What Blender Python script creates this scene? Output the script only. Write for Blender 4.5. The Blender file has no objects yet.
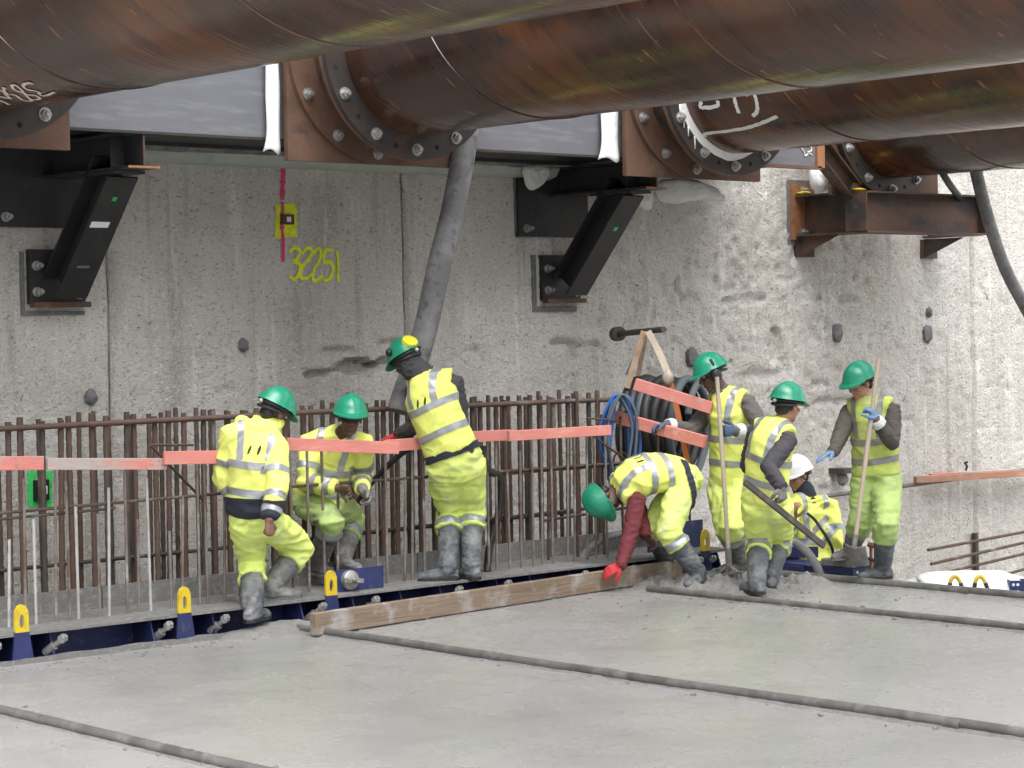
import bpy, bmesh, math, random
import numpy as np
from mathutils import Vector, Matrix, noise as mnoise

S = bpy.context.scene
COL = S.collection
random.seed(7)
rng = np.random.default_rng(7)
R = math.radians

# ------------------------------------------------------------------ camera, sky, sun, exposure
F_PX, CX, CY, EYE = 2208.0, 512.0, 384.0, 2.05
def _n(v): return v / np.linalg.norm(v)
_Y = _n(np.array([-1480 - CX, CY - 368, -F_PX]))          # world +Y (into the retaining wall) seen from the camera
_X = np.array([2962 - CX, CY - 282, -F_PX]); _X = _n(_X - _Y * (_X @ _Y))   # world +X (along the wall)
CAMM = np.array([_X, _Y, np.cross(_X, _Y)])                # camera axes -> world axes
CAMP = np.array([0.0, 0.0, EYE])
cam_data = bpy.data.cameras.new('camera')
cam_data.sensor_width = 36.0
cam_data.lens = F_PX / 1024 * 36
cam_data.clip_start, cam_data.clip_end = 0.1, 2000
cam = bpy.data.objects.new('camera', cam_data); COL.objects.link(cam)
mw = Matrix.Identity(4)
for i in range(3):
    for j in range(3): mw[i][j] = CAMM[i][j]
mw.translation = CAMP
cam.matrix_world = mw
S.camera = cam

SUN_EL, SUN_AZ = R(62), R(205)                              # azimuth measured from +Y, clockwise
world = bpy.data.worlds.new('World'); S.world = world
world.use_nodes = True
wn = world.node_tree
sky = wn.nodes.new('ShaderNodeTexSky'); sky.sky_type = 'NISHITA'; sky.sun_disc = False
sky.sun_elevation = SUN_EL; sky.sun_rotation = SUN_AZ
sky.air_density = 1.0; sky.dust_density = 3.0
hs = wn.nodes.new('ShaderNodeHueSaturation'); hs.inputs['Saturation'].default_value = 0.12   # overcast: a white sky
wn.links.new(sky.outputs[0], hs.inputs['Color'])
wn.links.new(hs.outputs[0], wn.nodes['Background'].inputs[0])
wn.nodes['Background'].inputs[1].default_value = 0.15
sd = bpy.data.lights.new('sun', 'SUN'); sd.energy = 0.9; sd.angle = R(60); sd.color = (1, .965, .92)
sun = bpy.data.objects.new('sun', sd); COL.objects.link(sun)
_sv = Vector((math.sin(SUN_AZ) * math.cos(SUN_EL), math.cos(SUN_AZ) * math.cos(SUN_EL), math.sin(SUN_EL)))
sun.rotation_euler = (-_sv).to_track_quat('-Z', 'Y').to_euler(); sun.location = _sv * 40
S.view_settings.view_transform = 'Standard'; S.view_settings.look = 'None'
S.view_settings.exposure = 1.62; S.view_settings.gamma = 1.0; S.view_settings.use_curve_mapping = False
S.render.engine = 'CYCLES'
S.cycles.max_bounces = 6

# survey helpers: the point of the place that a line of sight meets on a plane, or at a depth
def ray(px, py): return CAMM @ np.array([(px - CX) / F_PX, (CY - py) / F_PX, -1.0])
def ony(px, py, y):
    d = ray(px, py); return CAMP + d * (y / d[1])
def onz(px, py, z=0.0):
    d = ray(px, py); return CAMP + d * ((z - EYE) / d[2])
def at(px, py, D): return CAMP + ray(px, py) * D
CR, CU, CB = CAMM[:, 0], CAMM[:, 1], CAMM[:, 2]             # camera right, up, towards the camera
def cdir(r, u, b): return _n(CR * r + CU * u + CB * b)

# ------------------------------------------------------------------ numpy noise
def _hash(ix, iy, seed):
    h = (ix.astype(np.int64) * 374761393 + iy.astype(np.int64) * 668265263 + seed * 974711) & 0x7fffffff
    h = ((h ^ (h >> 13)) * 1274126177) & 0x7fffffff
    return ((h ^ (h >> 16)) & 0xffff) / 65535.0
def vnoise(x, y, seed=0):
    ix, iy = np.floor(x), np.floor(y); fx, fy = x - ix, y - iy
    fx = fx * fx * (3 - 2 * fx); fy = fy * fy * (3 - 2 * fy)
    a = _hash(ix, iy, seed); b = _hash(ix + 1, iy, seed); c = _hash(ix, iy + 1, seed); d = _hash(ix + 1, iy + 1, seed)
    return (a * (1 - fx) + b * fx) * (1 - fy) + (c * (1 - fx) + d * fx) * fy
def fbm(x, y, seed=0, oct=4):
    s, a, t = 0, .5, 0
    for k in range(oct):
        s = s + a * vnoise(x * 2 ** k, y * 2 ** k, seed + k * 17); t += a; a *= .5
    return s / t

# ------------------------------------------------------------------ materials
def lin(c): return tuple(c) + (1,) if len(c) == 3 else c
def mat(name, base, rough=.6, metal=0., layers=(), bumps=(), spec=.5, rlayers=()):
    """layers: (colour, scale, lo, hi, stretch, detail) mixed over the base through noise; bumps: (scale, distance, stretch)"""
    m = bpy.data.materials.new(name); m.use_nodes = True
    t = m.node_tree; N = t.nodes; L = t.links
    b = N['Principled BSDF']
    b.inputs['Roughness'].default_value = rough; b.inputs['Metallic'].default_value = metal
    b.inputs['Specular IOR Level'].default_value = spec
    tc = N.new('ShaderNodeTexCoord'); oi = N.new('ShaderNodeObjectInfo')
    off = N.new('ShaderNodeVectorMath'); off.operation = 'ADD'
    rr = N.new('ShaderNodeMath'); rr.operation = 'MULTIPLY'; rr.inputs[1].default_value = 37.0
    L.new(oi.outputs['Random'], rr.inputs[0]); L.new(tc.outputs['Object'], off.inputs[0]); L.new(rr.outputs[0], off.inputs[1])
    def nz(scale, stretch, detail=6, dist=0.0, rough_=.6):
        mp = N.new('ShaderNodeMapping'); mp.inputs['Scale'].default_value = stretch or (1, 1, 1)
        L.new(off.outputs[0], mp.inputs[0])
        n = N.new('ShaderNodeTexNoise'); n.inputs['Scale'].default_value = scale; n.inputs['Detail'].default_value = detail
        n.inputs['Roughness'].default_value = rough_; n.inputs['Distortion'].default_value = dist
        L.new(mp.outputs[0], n.inputs[0]); return n.outputs[0]
    def ramp(src, lo, hi):
        r = N.new('ShaderNodeMapRange'); r.inputs[1].default_value = lo; r.inputs[2].default_value = hi
        L.new(src, r.inputs[0]); return r.outputs[0]
    cur = None
    for l in layers:
        colr, sc, lo, hi = l[:4]; st = l[4] if len(l) > 4 else None; de = l[5] if len(l) > 5 else 6
        mx = N.new('ShaderNodeMix'); mx.data_type = 'RGBA'
        L.new(ramp(nz(sc, st, de), lo, hi), mx.inputs[0])
        if cur is None: mx.inputs[6].default_value = lin(base)
        else: L.new(cur, mx.inputs[6])
        mx.inputs[7].default_value = lin(colr); cur = mx.outputs[2]
    if cur is None: b.inputs['Base Color'].default_value = lin(base)
    else: L.new(cur, b.inputs['Base Color'])
    for (sc, lo, hi, r0, r1) in rlayers:
        mr = N.new('ShaderNodeMapRange'); mr.inputs[1].default_value = lo; mr.inputs[2].default_value = hi
        mr.inputs[3].default_value = r0; mr.inputs[4].default_value = r1
        L.new(nz(sc, None), mr.inputs[0]); L.new(mr.outputs[0], b.inputs['Roughness'])
    prev = None
    for bp in bumps:
        sc, d = bp[:2]; st = bp[2] if len(bp) > 2 else None
        bn = N.new('ShaderNodeBump'); bn.inputs['Distance'].default_value = d; bn.inputs['Strength'].default_value = 1
        L.new(nz(sc, st), bn.inputs['Height'])
        if prev: L.new(prev, bn.inputs['Normal'])
        prev = bn.outputs[0]
    if prev: L.new(prev, b.inputs['Normal'])
    return m

def pits(m, colr, scale, thr, amount=1.0):
    """adds dark voids (air holes in cast concrete) over a material's colour and relief"""
    t = m.node_tree; N = t.nodes; L = t.links; b = N['Principled BSDF']
    tc = N.new('ShaderNodeTexCoord'); nn = N.new('ShaderNodeTexNoise'); nn.inputs['Scale'].default_value = 14
    ad = N.new('ShaderNodeMix'); ad.data_type = 'VECTOR'; ad.inputs[0].default_value = .10
    L.new(tc.outputs['Object'], nn.inputs[0]); L.new(tc.outputs['Object'], ad.inputs[4]); L.new(nn.outputs[1], ad.inputs[5])
    v = N.new('ShaderNodeTexVoronoi'); v.inputs['Scale'].default_value = scale; v.inputs['Randomness'].default_value = 1
    L.new(ad.outputs[1], v.inputs[0])
    sz = N.new('ShaderNodeSeparateColor'); L.new(v.outputs['Color'], sz.inputs[0])
    r = N.new('ShaderNodeMath'); r.operation = 'POWER'; r.inputs[1].default_value = 3.0; L.new(sz.outputs[0], r.inputs[0])
    r2 = N.new('ShaderNodeMath'); r2.operation = 'MULTIPLY'; r2.inputs[1].default_value = thr; L.new(r.outputs[0], r2.inputs[0])
    lt = N.new('ShaderNodeMath'); lt.operation = 'LESS_THAN'; L.new(v.outputs['Distance'], lt.inputs[0]); L.new(r2.outputs[0], lt.inputs[1])
    am = N.new('ShaderNodeMath'); am.operation = 'MULTIPLY'; am.inputs[1].default_value = amount; L.new(lt.outputs[0], am.inputs[0])
    mx = N.new('ShaderNodeMix'); mx.data_type = 'RGBA'; mx.inputs[7].default_value = lin(colr)
    src = b.inputs['Base Color'].links[0].from_socket if b.inputs['Base Color'].links else None
    if src: L.new(src, mx.inputs[6])
    else: mx.inputs[6].default_value = b.inputs['Base Color'].default_value
    L.new(am.outputs[0], mx.inputs[0]); L.new(mx.outputs[2], b.inputs['Base Color'])
    bn = N.new('ShaderNodeBump'); bn.inputs['Distance'].default_value = .012; bn.invert = True
    L.new(lt.outputs[0], bn.inputs['Height'])
    if b.inputs['Normal'].links: L.new(b.inputs['Normal'].links[0].from_socket, bn.inputs['Normal'])
    L.new(bn.outputs[0], b.inputs['Normal'])
    return m

MAT = {}
def wall_mat(name, base, hi, lo, pit=.26):
    m = mat(name, base, .9, 0, [
        (hi, .9, .42, .62), (lo, 1.9, .52, .72, (1, 1, .5)),
        (tuple(c * .70 for c in base), 2.4, .56, .74, (3.6, 1, .16)),                 # runs and drips
        (tuple(min(1, c * 1.22) for c in hi), 3.1, .58, .72, (2.4, 1, .3)),            # lime bloom
        ((base[0] * .72, base[1] * .60, base[2] * .47), 2.2, .64, .80, (1, 1, .6)),    # tan stains
        (tuple(min(1, c * 1.18) for c in hi), 34, .54, .70, (1, 1, 1.6)), (tuple(c * .55 for c in base), 30, .58, .67, (.8, 1, 1.7)),
        (tuple(c * .45 for c in base), 75, .62, .72)], [(80, .016), (26, .022)])
    m = pits(m, (.085, .075, .065), 19, .22, .55)
    return pits(m, (.09, .08, .07), 42, pit, .6)
MAT['wall_a'] = wall_mat('cast_concrete', (.55, .522, .485), (.62, .60, .565), (.46, .43, .39), .26)
MAT['wall_m'] = wall_mat('mid_cast_concrete', (.50, .47, .43), (.57, .545, .51), (.41, .38, .34), .30)
MAT['wall_b'] = wall_mat('pale_cast_concrete', (.56, .535, .50), (.63, .61, .58), (.47, .445, .41), .26)
MAT['slab'] = mat('wet_concrete', (.285, .285, .28), .4, 0, [
    ((.30, .30, .294), 1.2, .4, .7), ((.255, .254, .250), .8, .52, .74, (1, .35, 1)), ((.33, .33, .325), 140, .5, .8), ((.185, .184, .18), 110, .6, .8)],
    [(150, .002), (45, .001), (7, .002), (3, .003, (.3, 1.6, 1))], .5, [(1.6, .35, .68, .17, .36)])
MAT['heap'] = mat('rough_wet_concrete', (.25, .247, .24), .55, 0, [((.32, .317, .31), 6, .4, .7), ((.17, .167, .16), 30, .55, .8)], [(60, .02), (140, .008)], .5)
MAT['ground'] = mat('pit_ground', (.25, .235, .21), .95, 0, [((.18, .165, .145), 2, .4, .7), ((.34, .32, .3), 9, .5, .75)], [(12, .05)])
MAT['crust'] = mat('concrete_crusted_steel', (.185, .183, .18), .75, .0, [((.15, .148, .145), 8, .45, .7), ((.30, .295, .285), 25, .52, .75)], [(60, .01)])
MAT['black'] = mat('black_painted_steel', (.026, .026, .028), .5, .15, [((.034, .035, .04), 5, .45, .7), ((.085, .06, .045), 12, .62, .8)], [(50, .002)])
MAT['grey'] = mat('grey_primed_steel', (.15, .155, .172), .42, .1, [((.13, .134, .15), 1.4, .42, .68, (1, 1, .3)), ((.20, .205, .225), 7, .5, .75, (.4, 1, 3)), ((.30, .22, .18), 4, .69, .85, (.3, 1, 4))], [(12, .003)])
MAT['plate'] = mat('rusty_brown_plate', (.105, .055, .037), .72, .1, [((.165, .095, .062), 3, .42, .68), ((.085, .048, .036), 6, .5, .74), ((.24, .15, .10), 18, .62, .82)], [(60, .004)])
MAT['flange'] = mat('dark_rolled_steel', (.045, .041, .040), .5, .35, [((.085, .055, .040), 4, .46, .72), ((.11, .065, .04), 14, .62, .8)], [(40, .003)])
MAT['rustbeam'] = mat('rusted_beam', (.10, .055, .038), .65, .15, [((.035, .032, .034), 2.6, .46, .62, (.6, 1, 1.5)), ((.20, .10, .055), 12, .6, .8)], [(50, .004)])
MAT['orangerust'] = mat('fresh_rust_edge', (.30, .13, .06), .75, .0, [((.16, .08, .045), 16, .45, .7)], [(60, .003)])
MAT['zinc'] = mat('zinc_plated_steel', (.42, .42, .41), .42, .6, [((.26, .25, .23), 40, .45, .7)], [(80, .002)])
MAT['hole'] = mat('bolt_hole', (.008, .008, .008), .9)
MAT['rebar'] = mat('rusty_rebar', (.105, .068, .052), .8, .1, [((.085, .055, .045), 8, .42, .66), ((.17, .105, .075), 20, .58, .8), ((.22, .205, .19), 3, .58, .72, (1, 1, .5))], [(1, .004, (3, 3, 90)), (60, .003)])
MAT['rebar_dark'] = mat('dark_rebar', (.058, .049, .044), .8, .1, [((.13, .085, .062), 7, .46, .7), ((.19, .18, .17), 4, .58, .74, (1, 1, .5))], [(60, .003)])
MAT['rod'] = mat('grouted_rod', (.20, .175, .155), .85, .0, [((.13, .085, .065), 4, .45, .62), ((.36, .35, .335), 5, .55, .7)], [(70, .004)])
MAT['rodpale'] = mat('cement_coated_rod', (.44, .43, .415), .85, .0, [((.30, .29, .28), 9, .45, .7)], [(70, .004)])
MAT['blue'] = mat('dark_blue_paint', (.022, .030, .105), .45, .1, [((.032, .042, .15), 5, .45, .7), ((.13, .13, .135), 9, .6, .75), ((.09, .085, .085), 30, .62, .8)], [(50, .003)])
MAT['yellow'] = mat('yellow_paint', (.62, .46, .02), .5, 0, [((.48, .34, .03), 9, .5, .7), ((.30, .27, .2), 26, .64, .8)], [(50, .003)])
MAT['pink'] = mat('pink_painted_timber', (.64, .235, .20), .7, 0, [((.56, .19, .16), 6, .45, .7, (.3, 1, 1)), ((.68, .36, .31), 14, .55, .75, (.3, 1, 1)), ((.36, .30, .27), 11, .60, .72, (.4, 1, 1))], [(40, .004, (.2, 1, 1))])
MAT['pinkworn'] = mat('worn_pink_timber', (.42, .36, .33), .85, 0, [((.60, .22, .185), 3.5, .48, .56, (.5, 1, 1)), ((.22, .2, .185), 16, .58, .74)], [(40, .006, (.2, 1, 1))])
MAT['brownboard'] = mat('dull_brown_board', (.36, .175, .115), .8, 0, [((.26, .15, .11), 5, .45, .65, (.3, 1, 1)), ((.46, .25, .19), 9, .52, .7, (.3, 1, 1))], [(40, .005, (.2, 1, 1))])
MAT['plank'] = mat('weathered_plank', (.215, .16, .115), .75, 0, [((.17, .115, .08), 5, .44, .68, (.15, 1, 3)), ((.27, .21, .155), 10, .5, .74, (.15, 1, 4)), ((.33, .315, .295), 5, .50, .66)], [(30, .006, (.1, 1, 2))])
MAT['rail'] = mat('cement_crusted_pipe', (.135, .13, .125), .5, .2, [((.085, .08, .075), 5, .45, .68), ((.215, .21, .20), 7, .5, .7)], [(40, .004)])
MAT['rubber'] = mat('black_rubber', (.022, .022, .024), .5, 0, [((.06, .06, .06), 12, .55, .8)], [(40, .002)])
MAT['hosegrey'] = mat('dusty_rubber_hose', (.15, .15, .155), .62, 0, [((.25, .25, .255), 4, .44, .66), ((.34, .335, .33), 9, .62, .76), ((.055, .055, .06), 14, .55, .75)], [(30, .006)])
MAT['white'] = mat('white_plastic_sheet', (.78, .79, .80), .45, 0, [((.66, .67, .68), 6, .45, .7)], [(7, .02)])
MAT['sack'] = mat('white_woven_sack', (.66, .66, .64), .7, 0, [((.56, .56, .54), 5, .45, .7)], [(6, .03), (150, .002)])
MAT['foam'] = mat('pale_mortar', (.36, .40, .36), .85, 0, [((.29, .34, .34), 3, .45, .65), ((.44, .45, .40), 12, .5, .75)], [(30, .01)])
MAT['chalk'] = mat('white_marker_paint', (.60, .55, .50), .9, 0, [((.36, .31, .27), 30, .55, .75)])
MAT['whitepaint'] = mat('white_paint', (.72, .72, .70), .6, 0, [((.45, .42, .39), 20, .58, .74)])
MAT['sprayyellow'] = mat('fluorescent_yellow_spray', (.72, .78, .03), .9, 0, [((.36, .38, .10), 26, .55, .75)], [(60, .008)])
MAT['spraygreen'] = mat('fluorescent_green_spray', (.05, .60, .14), .9, 0, [((.10, .36, .13), 26, .55, .75)], [(60, .008)])
MAT['spraypink'] = mat('fluorescent_red_spray', (.62, .05, .16), .9, 0, [((.45, .16, .20), 22, .5, .72)], [(60, .008)])
MAT['brown'] = mat('brown_target', (.09, .03, .02), .6)
MAT['sticker'] = mat('paper_sticker', (.72, .74, .78), .6)
MAT['greendot'] = mat('green_sticker', (.03, .42, .12), .5)
MAT['strap'] = mat('tan_webbing', (.42, .31, .22), .85, 0, [((.30, .21, .15), 10, .45, .7)], [(90, .003)])
MAT['orangestrap'] = mat('orange_webbing', (.60, .19, .06), .85)
MAT['bluehose'] = mat('blue_hose', (.03, .12, .40), .4)
MAT['paleblue'] = mat('faded_blue_hose', (.085, .105, .125), .55, 0, [((.09, .11, .13), 8, .5, .7)])
MAT['steelbar'] = mat('dark_steel_bar', (.06, .052, .048), .6, .2, [((.12, .075, .05), 12, .5, .7)])
MAT['plug'] = mat('grey_plug', (.14, .14, .145), .85, 0, [((.24, .24, .24), 20, .5, .75)], [(40, .01)])
MAT['handle'] = mat('pale_wooden_handle', (.42, .35, .27), .7, 0, [((.33, .29, .245), 7, .45, .7, (1, 1, .2)), ((.42, .405, .385), 9, .56, .74)], [(60, .002)])
MAT['toolsteel'] = mat('muddy_tool_steel', (.19, .185, .175), .6, .2, [((.29, .285, .275), 14, .5, .75), ((.1, .09, .08), 25, .58, .8)], [(60, .005)])

def pipe_mat():
    """rusted spiral-welded pipe: streaks wind round the pipe axis (local Y)"""
    m = bpy.data.materials.new('spiral_rust_pipe'); m.use_nodes = True
    t = m.node_tree; N = t.nodes; L = t.links; b = N['Principled BSDF']
    tc = N.new('ShaderNodeTexCoord'); sp = N.new('ShaderNodeSeparateXYZ'); L.new(tc.outputs['Object'], sp.inputs[0])
    oi = N.new('ShaderNodeObjectInfo')
    at2 = N.new('ShaderNodeMath'); at2.operation = 'ARCTAN2'; L.new(sp.outputs[0], at2.inputs[0]); L.new(sp.outputs[2], at2.inputs[1])
    def math_(op, a, bb):
        n = N.new('ShaderNodeMath'); n.operation = op
        for i, v in enumerate((a, bb)):
            if isinstance(v, (int, float)): n.inputs[i].default_value = v
            else: L.new(v, n.inputs[i])
        return n.outputs[0]
    rnd = math_('MULTIPLY', oi.outputs['Random'], 50.0)
    hel = math_('ADD', math_('ADD', sp.outputs[1], math_('MULTIPLY', at2.outputs[0], -.36)), rnd)      # helix coordinate
    def streak(fh, fa, detail=5, dist=.0):
        cb = N.new('ShaderNodeCombineXYZ')
        L.new(math_('MULTIPLY', hel, fh), cb.inputs[0]); 
        L.new(math_('MULTIPLY', sp.outputs[0], fa), cb.inputs[1]); L.new(math_('MULTIPLY', sp.outputs[2], fa), cb.inputs[2])
        n = N.new('ShaderNodeTexNoise'); n.inputs['Scale'].default_value = 1; n.inputs['Detail'].default_value = detail
        n.inputs['Distortion'].default_value = dist
        L.new(cb.outputs[0], n.inputs[0]); return n.outputs[0]
    def ramp(src, lo, hi, a=0, c=1):
        r = N.new('ShaderNodeMapRange'); r.inputs[1].default_value = lo; r.inputs[2].default_value = hi
        r.inputs[3].default_value = a; r.inputs[4].default_value = c; L.new(src, r.inputs[0]); return r.outputs[0]
    def mix(fac, a, c):
        mx = N.new('ShaderNodeMix'); mx.data_type = 'RGBA'; L.new(fac, mx.inputs[0])
        if isinstance(a, tuple): mx.inputs[6].default_value = lin(a)
        else: L.new(a, mx.inputs[6])
        mx.inputs[7].default_value = lin(c); return mx.outputs[2]
    c = mix(ramp(streak(1.1, .9, 3), .40, .64), (.044, .022, .0145), (.090, .037, .018))      # broad bands of rust
    c = mix(ramp(streak(.55, .5, 2), .50, .64), c, (.125, .046, .018))
    c = mix(ramp(streak(7, 2.2, 8), .46, .80), c, (.022, .015, .013))                          # mill scale
    c = mix(ramp(streak(1.7, 3.5, 10), .58, .70), c, (.033, .024, .022))
    c = mix(ramp(streak(40, 2.6, 3), .69, .75), c, (.20, .12, .075))                          # thin pale scratches
    c = mix(ramp(streak(16, 5.0, 4), .69, .74), c, (.24, .105, .04))                           # orange flecks
    L.new(c, b.inputs['Base Color'])
    L.new(ramp(streak(14, 2.0), .35, .7, .12, .30), b.inputs['Roughness'])
    b.inputs['Specular IOR Level'].default_value = .75
    b.inputs['Metallic'].default_value = .1
    bn = N.new('ShaderNodeBump'); bn.inputs['Distance'].default_value = .0022; L.new(streak(34, 3.5, 6), bn.inputs['Height'])
    bn2 = N.new('ShaderNodeBump'); bn2.inputs['Distance'].default_value = .012; L.new(streak(1.9, .5, 1), bn2.inputs['Height'])
    L.new(bn2.outputs[0], bn.inputs['Normal']); L.new(bn.outputs[0], b.inputs['Normal'])
    return m
MAT['pipe'] = pipe_mat()

# ------------------------------------------------------------------ mesh building
def perp(t):
    a = np.array([0, 0, 1.]) if abs(t[2]) < .9 else np.array([1., 0, 0]); return _n(np.cross(t, a))
class MB:
    def __init__(s): s.v = []; s.f = []
    def add(s, vs, fs):
        o = len(s.v); s.v += [tuple(map(float, p)) for p in vs]; s.f += [tuple(i + o for i in f) for f in fs]; return s
    def box(s, x0, x1, y0, y1, z0, z1):
        return s.add([(x0, y0, z0), (x1, y0, z0), (x1, y1, z0), (x0, y1, z0), (x0, y0, z1), (x1, y0, z1), (x1, y1, z1), (x0, y1, z1)],
                     [(3, 2, 1, 0), (4, 5, 6, 7), (0, 1, 5, 4), (1, 2, 6, 5), (2, 3, 7, 6), (3, 0, 4, 7)])
    def bar(s, p0, p1, w, h, up=(0, 0, 1)):
        p0, p1 = np.array(p0, float), np.array(p1, float); t = _n(p1 - p0); u = np.array(up, float); sd = np.cross(t, u)
        sd = _n(sd) if np.linalg.norm(sd) > 1e-6 else perp(t); u = np.cross(sd, t)
        vs = [p + sd * a * w / 2 + u * b * h / 2 for p in (p0, p1) for a, b in ((-1, -1), (1, -1), (1, 1), (-1, 1))]
        return s.add(vs, [(0, 1, 2, 3), (7, 6, 5, 4), (4, 5, 1, 0), (5, 6, 2, 1), (6, 7, 3, 2), (7, 4, 0, 3)])
    def tube(s, path, r, n=8, caps=True, wob=0):
        path = [np.array(p, float) for p in path]; m = len(path)
        rs = [r] * m if np.isscalar(r) else list(r); sd = None; vs = []
        for i, p in enumerate(path):
            t = _n(path[min(i + 1, m - 1)] - path[max(i - 1, 0)])
            sd = perp(t) if sd is None else _n(sd - t * (sd @ t)); u = np.cross(t, sd)
            for k in range(n):
                a = 2 * math.pi * k / n; rr = rs[i] * (1 + wob * (random.random() - .5))
                vs.append(p + (sd * math.cos(a) + u * math.sin(a)) * rr)
        fs = [(i * n + k, i * n + (k + 1) % n, (i + 1) * n + (k + 1) % n, (i + 1) * n + k) for i in range(m - 1) for k in range(n)]
        if caps: fs += [tuple(range(n))[::-1], tuple(range((m - 1) * n, m * n))]
        return s.add(vs, fs)
    def prism(s, poly, d):
        """closed outline (list of 3-D points) pushed along d"""
        n = len(poly); P = [np.array(p, float) for p in poly]; Q = [p + np.array(d, float) for p in P]
        return s.add(P + Q, [tuple(range(n))[::-1], tuple(range(n, 2 * n))] + [(i, (i + 1) % n, n + (i + 1) % n, n + i) for i in range(n)])
    def ring(s, c, axis, r0, r1, th, n=64):
        """flat annulus of thickness th along axis"""
        axis = _n(np.array(axis, float)); a = perp(axis); b = np.cross(axis, a); c = np.array(c, float); vs = []
        for (r, d) in ((r0, 0), (r1, 0), (r1, th), (r0, th)):
            for k in range(n):
                an = 2 * math.pi * k / n; vs.append(c + axis * d + (a * math.cos(an) + b * math.sin(an)) * r)
        fs = []
        for q in range(4):
            for k in range(n): fs.append((q * n + k, q * n + (k + 1) % n, ((q + 1) % 4) * n + (k + 1) % n, ((q + 1) % 4) * n + k))
        return s.add(vs, fs)
    def blob(s, c, rx, ry, rz, ns=12, nr=8, noise_=0, ax=None):
        c = np.array(c, float); ax = ax if ax is not None else np.eye(3); vs = [c + ax[2] * rz]
        for i in range(1, nr):
            for k in range(ns):
                a, b = math.pi * i / nr, 2 * math.pi * k / ns; q = 1 + noise_ * (random.random() - .5)
                vs.append(c + (ax[0] * rx * math.sin(a) * math.cos(b) + ax[1] * ry * math.sin(a) * math.sin(b) + ax[2] * rz * math.cos(a)) * q)
        vs.append(c - ax[2] * rz); e = len(vs) - 1
        fs = [(0, 1 + k, 1 + (k + 1) % ns) for k in range(ns)]
        for i in range(nr - 2):
            fs += [(1 + i * ns + k, 1 + (i + 1) * ns + k, 1 + (i + 1) * ns + (k + 1) % ns, 1 + i * ns + (k + 1) % ns) for k in range(ns)]
        fs += [(1 + (nr - 2) * ns + (k + 1) % ns, 1 + (nr - 2) * ns + k, e) for k in range(ns)]
        return s.add(vs, fs)
    def build(s, name, m, parent=None, smooth=False, bevel=0, flip=True):
        o = link_mesh(name, s.v, s.f, m, parent, smooth)
        if flip:
            bm = bmesh.new(); bm.from_mesh(o.data); bmesh.ops.recalc_face_normals(bm, faces=bm.faces)
            if bevel:
                es = [e for e in bm.edges if len(e.link_faces) == 2 and e.calc_face_angle(0) > .6]
                bmesh.ops.bevel(bm, geom=es, offset=bevel, segments=1, affect='EDGES', clamp_overlap=True)
            bm.to_mesh(o.data); bm.free()
        return o

def wloc(o):
    p = Vector((0, 0, 0))
    while o is not None: p += o.location; o = o.parent
    return p
def link_mesh(name, v, f, m, parent=None, smooth=False, org=None):
    me = bpy.data.meshes.new(name)
    v = np.asarray(v, float)
    if parent is None: og = np.array(org) if org is not None else np.array([v[:, 0].mean(), v[:, 1].mean(), v[:, 2].min()])
    else: og = np.array(wloc(parent))
    me.from_pydata((v - og).tolist(), [], f if isinstance(f, list) else f.tolist()); me.update()
    me.materials.append(MAT[m] if isinstance(m, str) else m)
    if smooth: me.polygons.foreach_set('use_smooth', [True] * len(me.polygons))
    o = bpy.data.objects.new(name, me); COL.objects.link(o)
    if parent is None: o.location = og
    else: o.parent = parent
    return o
def autosmooth(o, ang=40):
    me = o.data; me.polygons.foreach_set('use_smooth', [True] * len(me.polygons))
    bm = bmesh.new(); bm.from_mesh(me)
    for e in bm.edges: e.smooth = not (len(e.link_faces) == 2 and e.calc_face_angle(0) > R(ang))
    bm.to_mesh(me); bm.free(); return o
def tag(o, label, cat, group=None, kind=None):
    if label: o['label'] = label
    if cat: o['category'] = cat
    if group: o['group'] = group
    if kind: o['kind'] = kind
    return o
def thing(name, loc, label, cat, group=None):
    o = bpy.data.objects.new(name, None); COL.objects.link(o); o.location = Vector([float(q) for q in loc]); o.empty_display_size = .2
    return tag(o, label, cat, group)
def copy_tree(o, parent=None, dloc=None):
    c = o.copy(); COL.objects.link(c); c.parent = parent
    if dloc is not None: c.location = o.location + Vector(dloc)
    for ch in list(o.children): copy_tree(ch, c)
    return c
def spline(pts, n=8):
    P = [np.array(p, float) for p in pts]; P = [2 * P[0] - P[1]] + P + [2 * P[-1] - P[-2]]; out = []
    for i in range(1, len(P) - 2):
        for k in range(n):
            t = k / n; a, b, c, d = P[i - 1:i + 3]
            out.append(.5 * (2 * b + (c - a) * t + (2 * a - 5 * b + 4 * c - d) * t * t + (3 * b - a - 3 * c + d) * t ** 3))
    return out + [P[-2]]
def grid_faces(nx, ny):
    i = np.arange(nx - 1)[None, :] + np.arange(ny - 1)[:, None] * nx; i = i.ravel()
    return np.c_[i, i + 1, i + nx + 1, i + nx]
def bolt(mb, c, axis, r, h, nut=True):
    """washer, hexagonal nut and thread end, along axis"""
    c = np.array(c, float); axis = _n(np.array(axis, float))
    mb.tube([c, c + axis * h * .2], r * 1.35, 14)
    mb.tube([c + axis * h * .2, c + axis * h * .8], r, 6)
    mb.tube([c + axis * h * .8, c + axis * h * 1.25], r * .55, 10)
    return mb
# ------------------------------------------------------------------ ground, slab
WY = 14.3                                   # face of the retaining wall
SLAB_X, SLAB_Y = 13.97, 12.38               # edges of the slab
g = MB().add([(-300, -300, -.8), (300, -300, -.8), (300, 300, -.8), (-300, 300, -.8)], [(0, 1, 2, 3)]).build('ground', 'ground')
tag(g, 'trodden grey ground of the pit below the slab', None, kind='structure')

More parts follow.
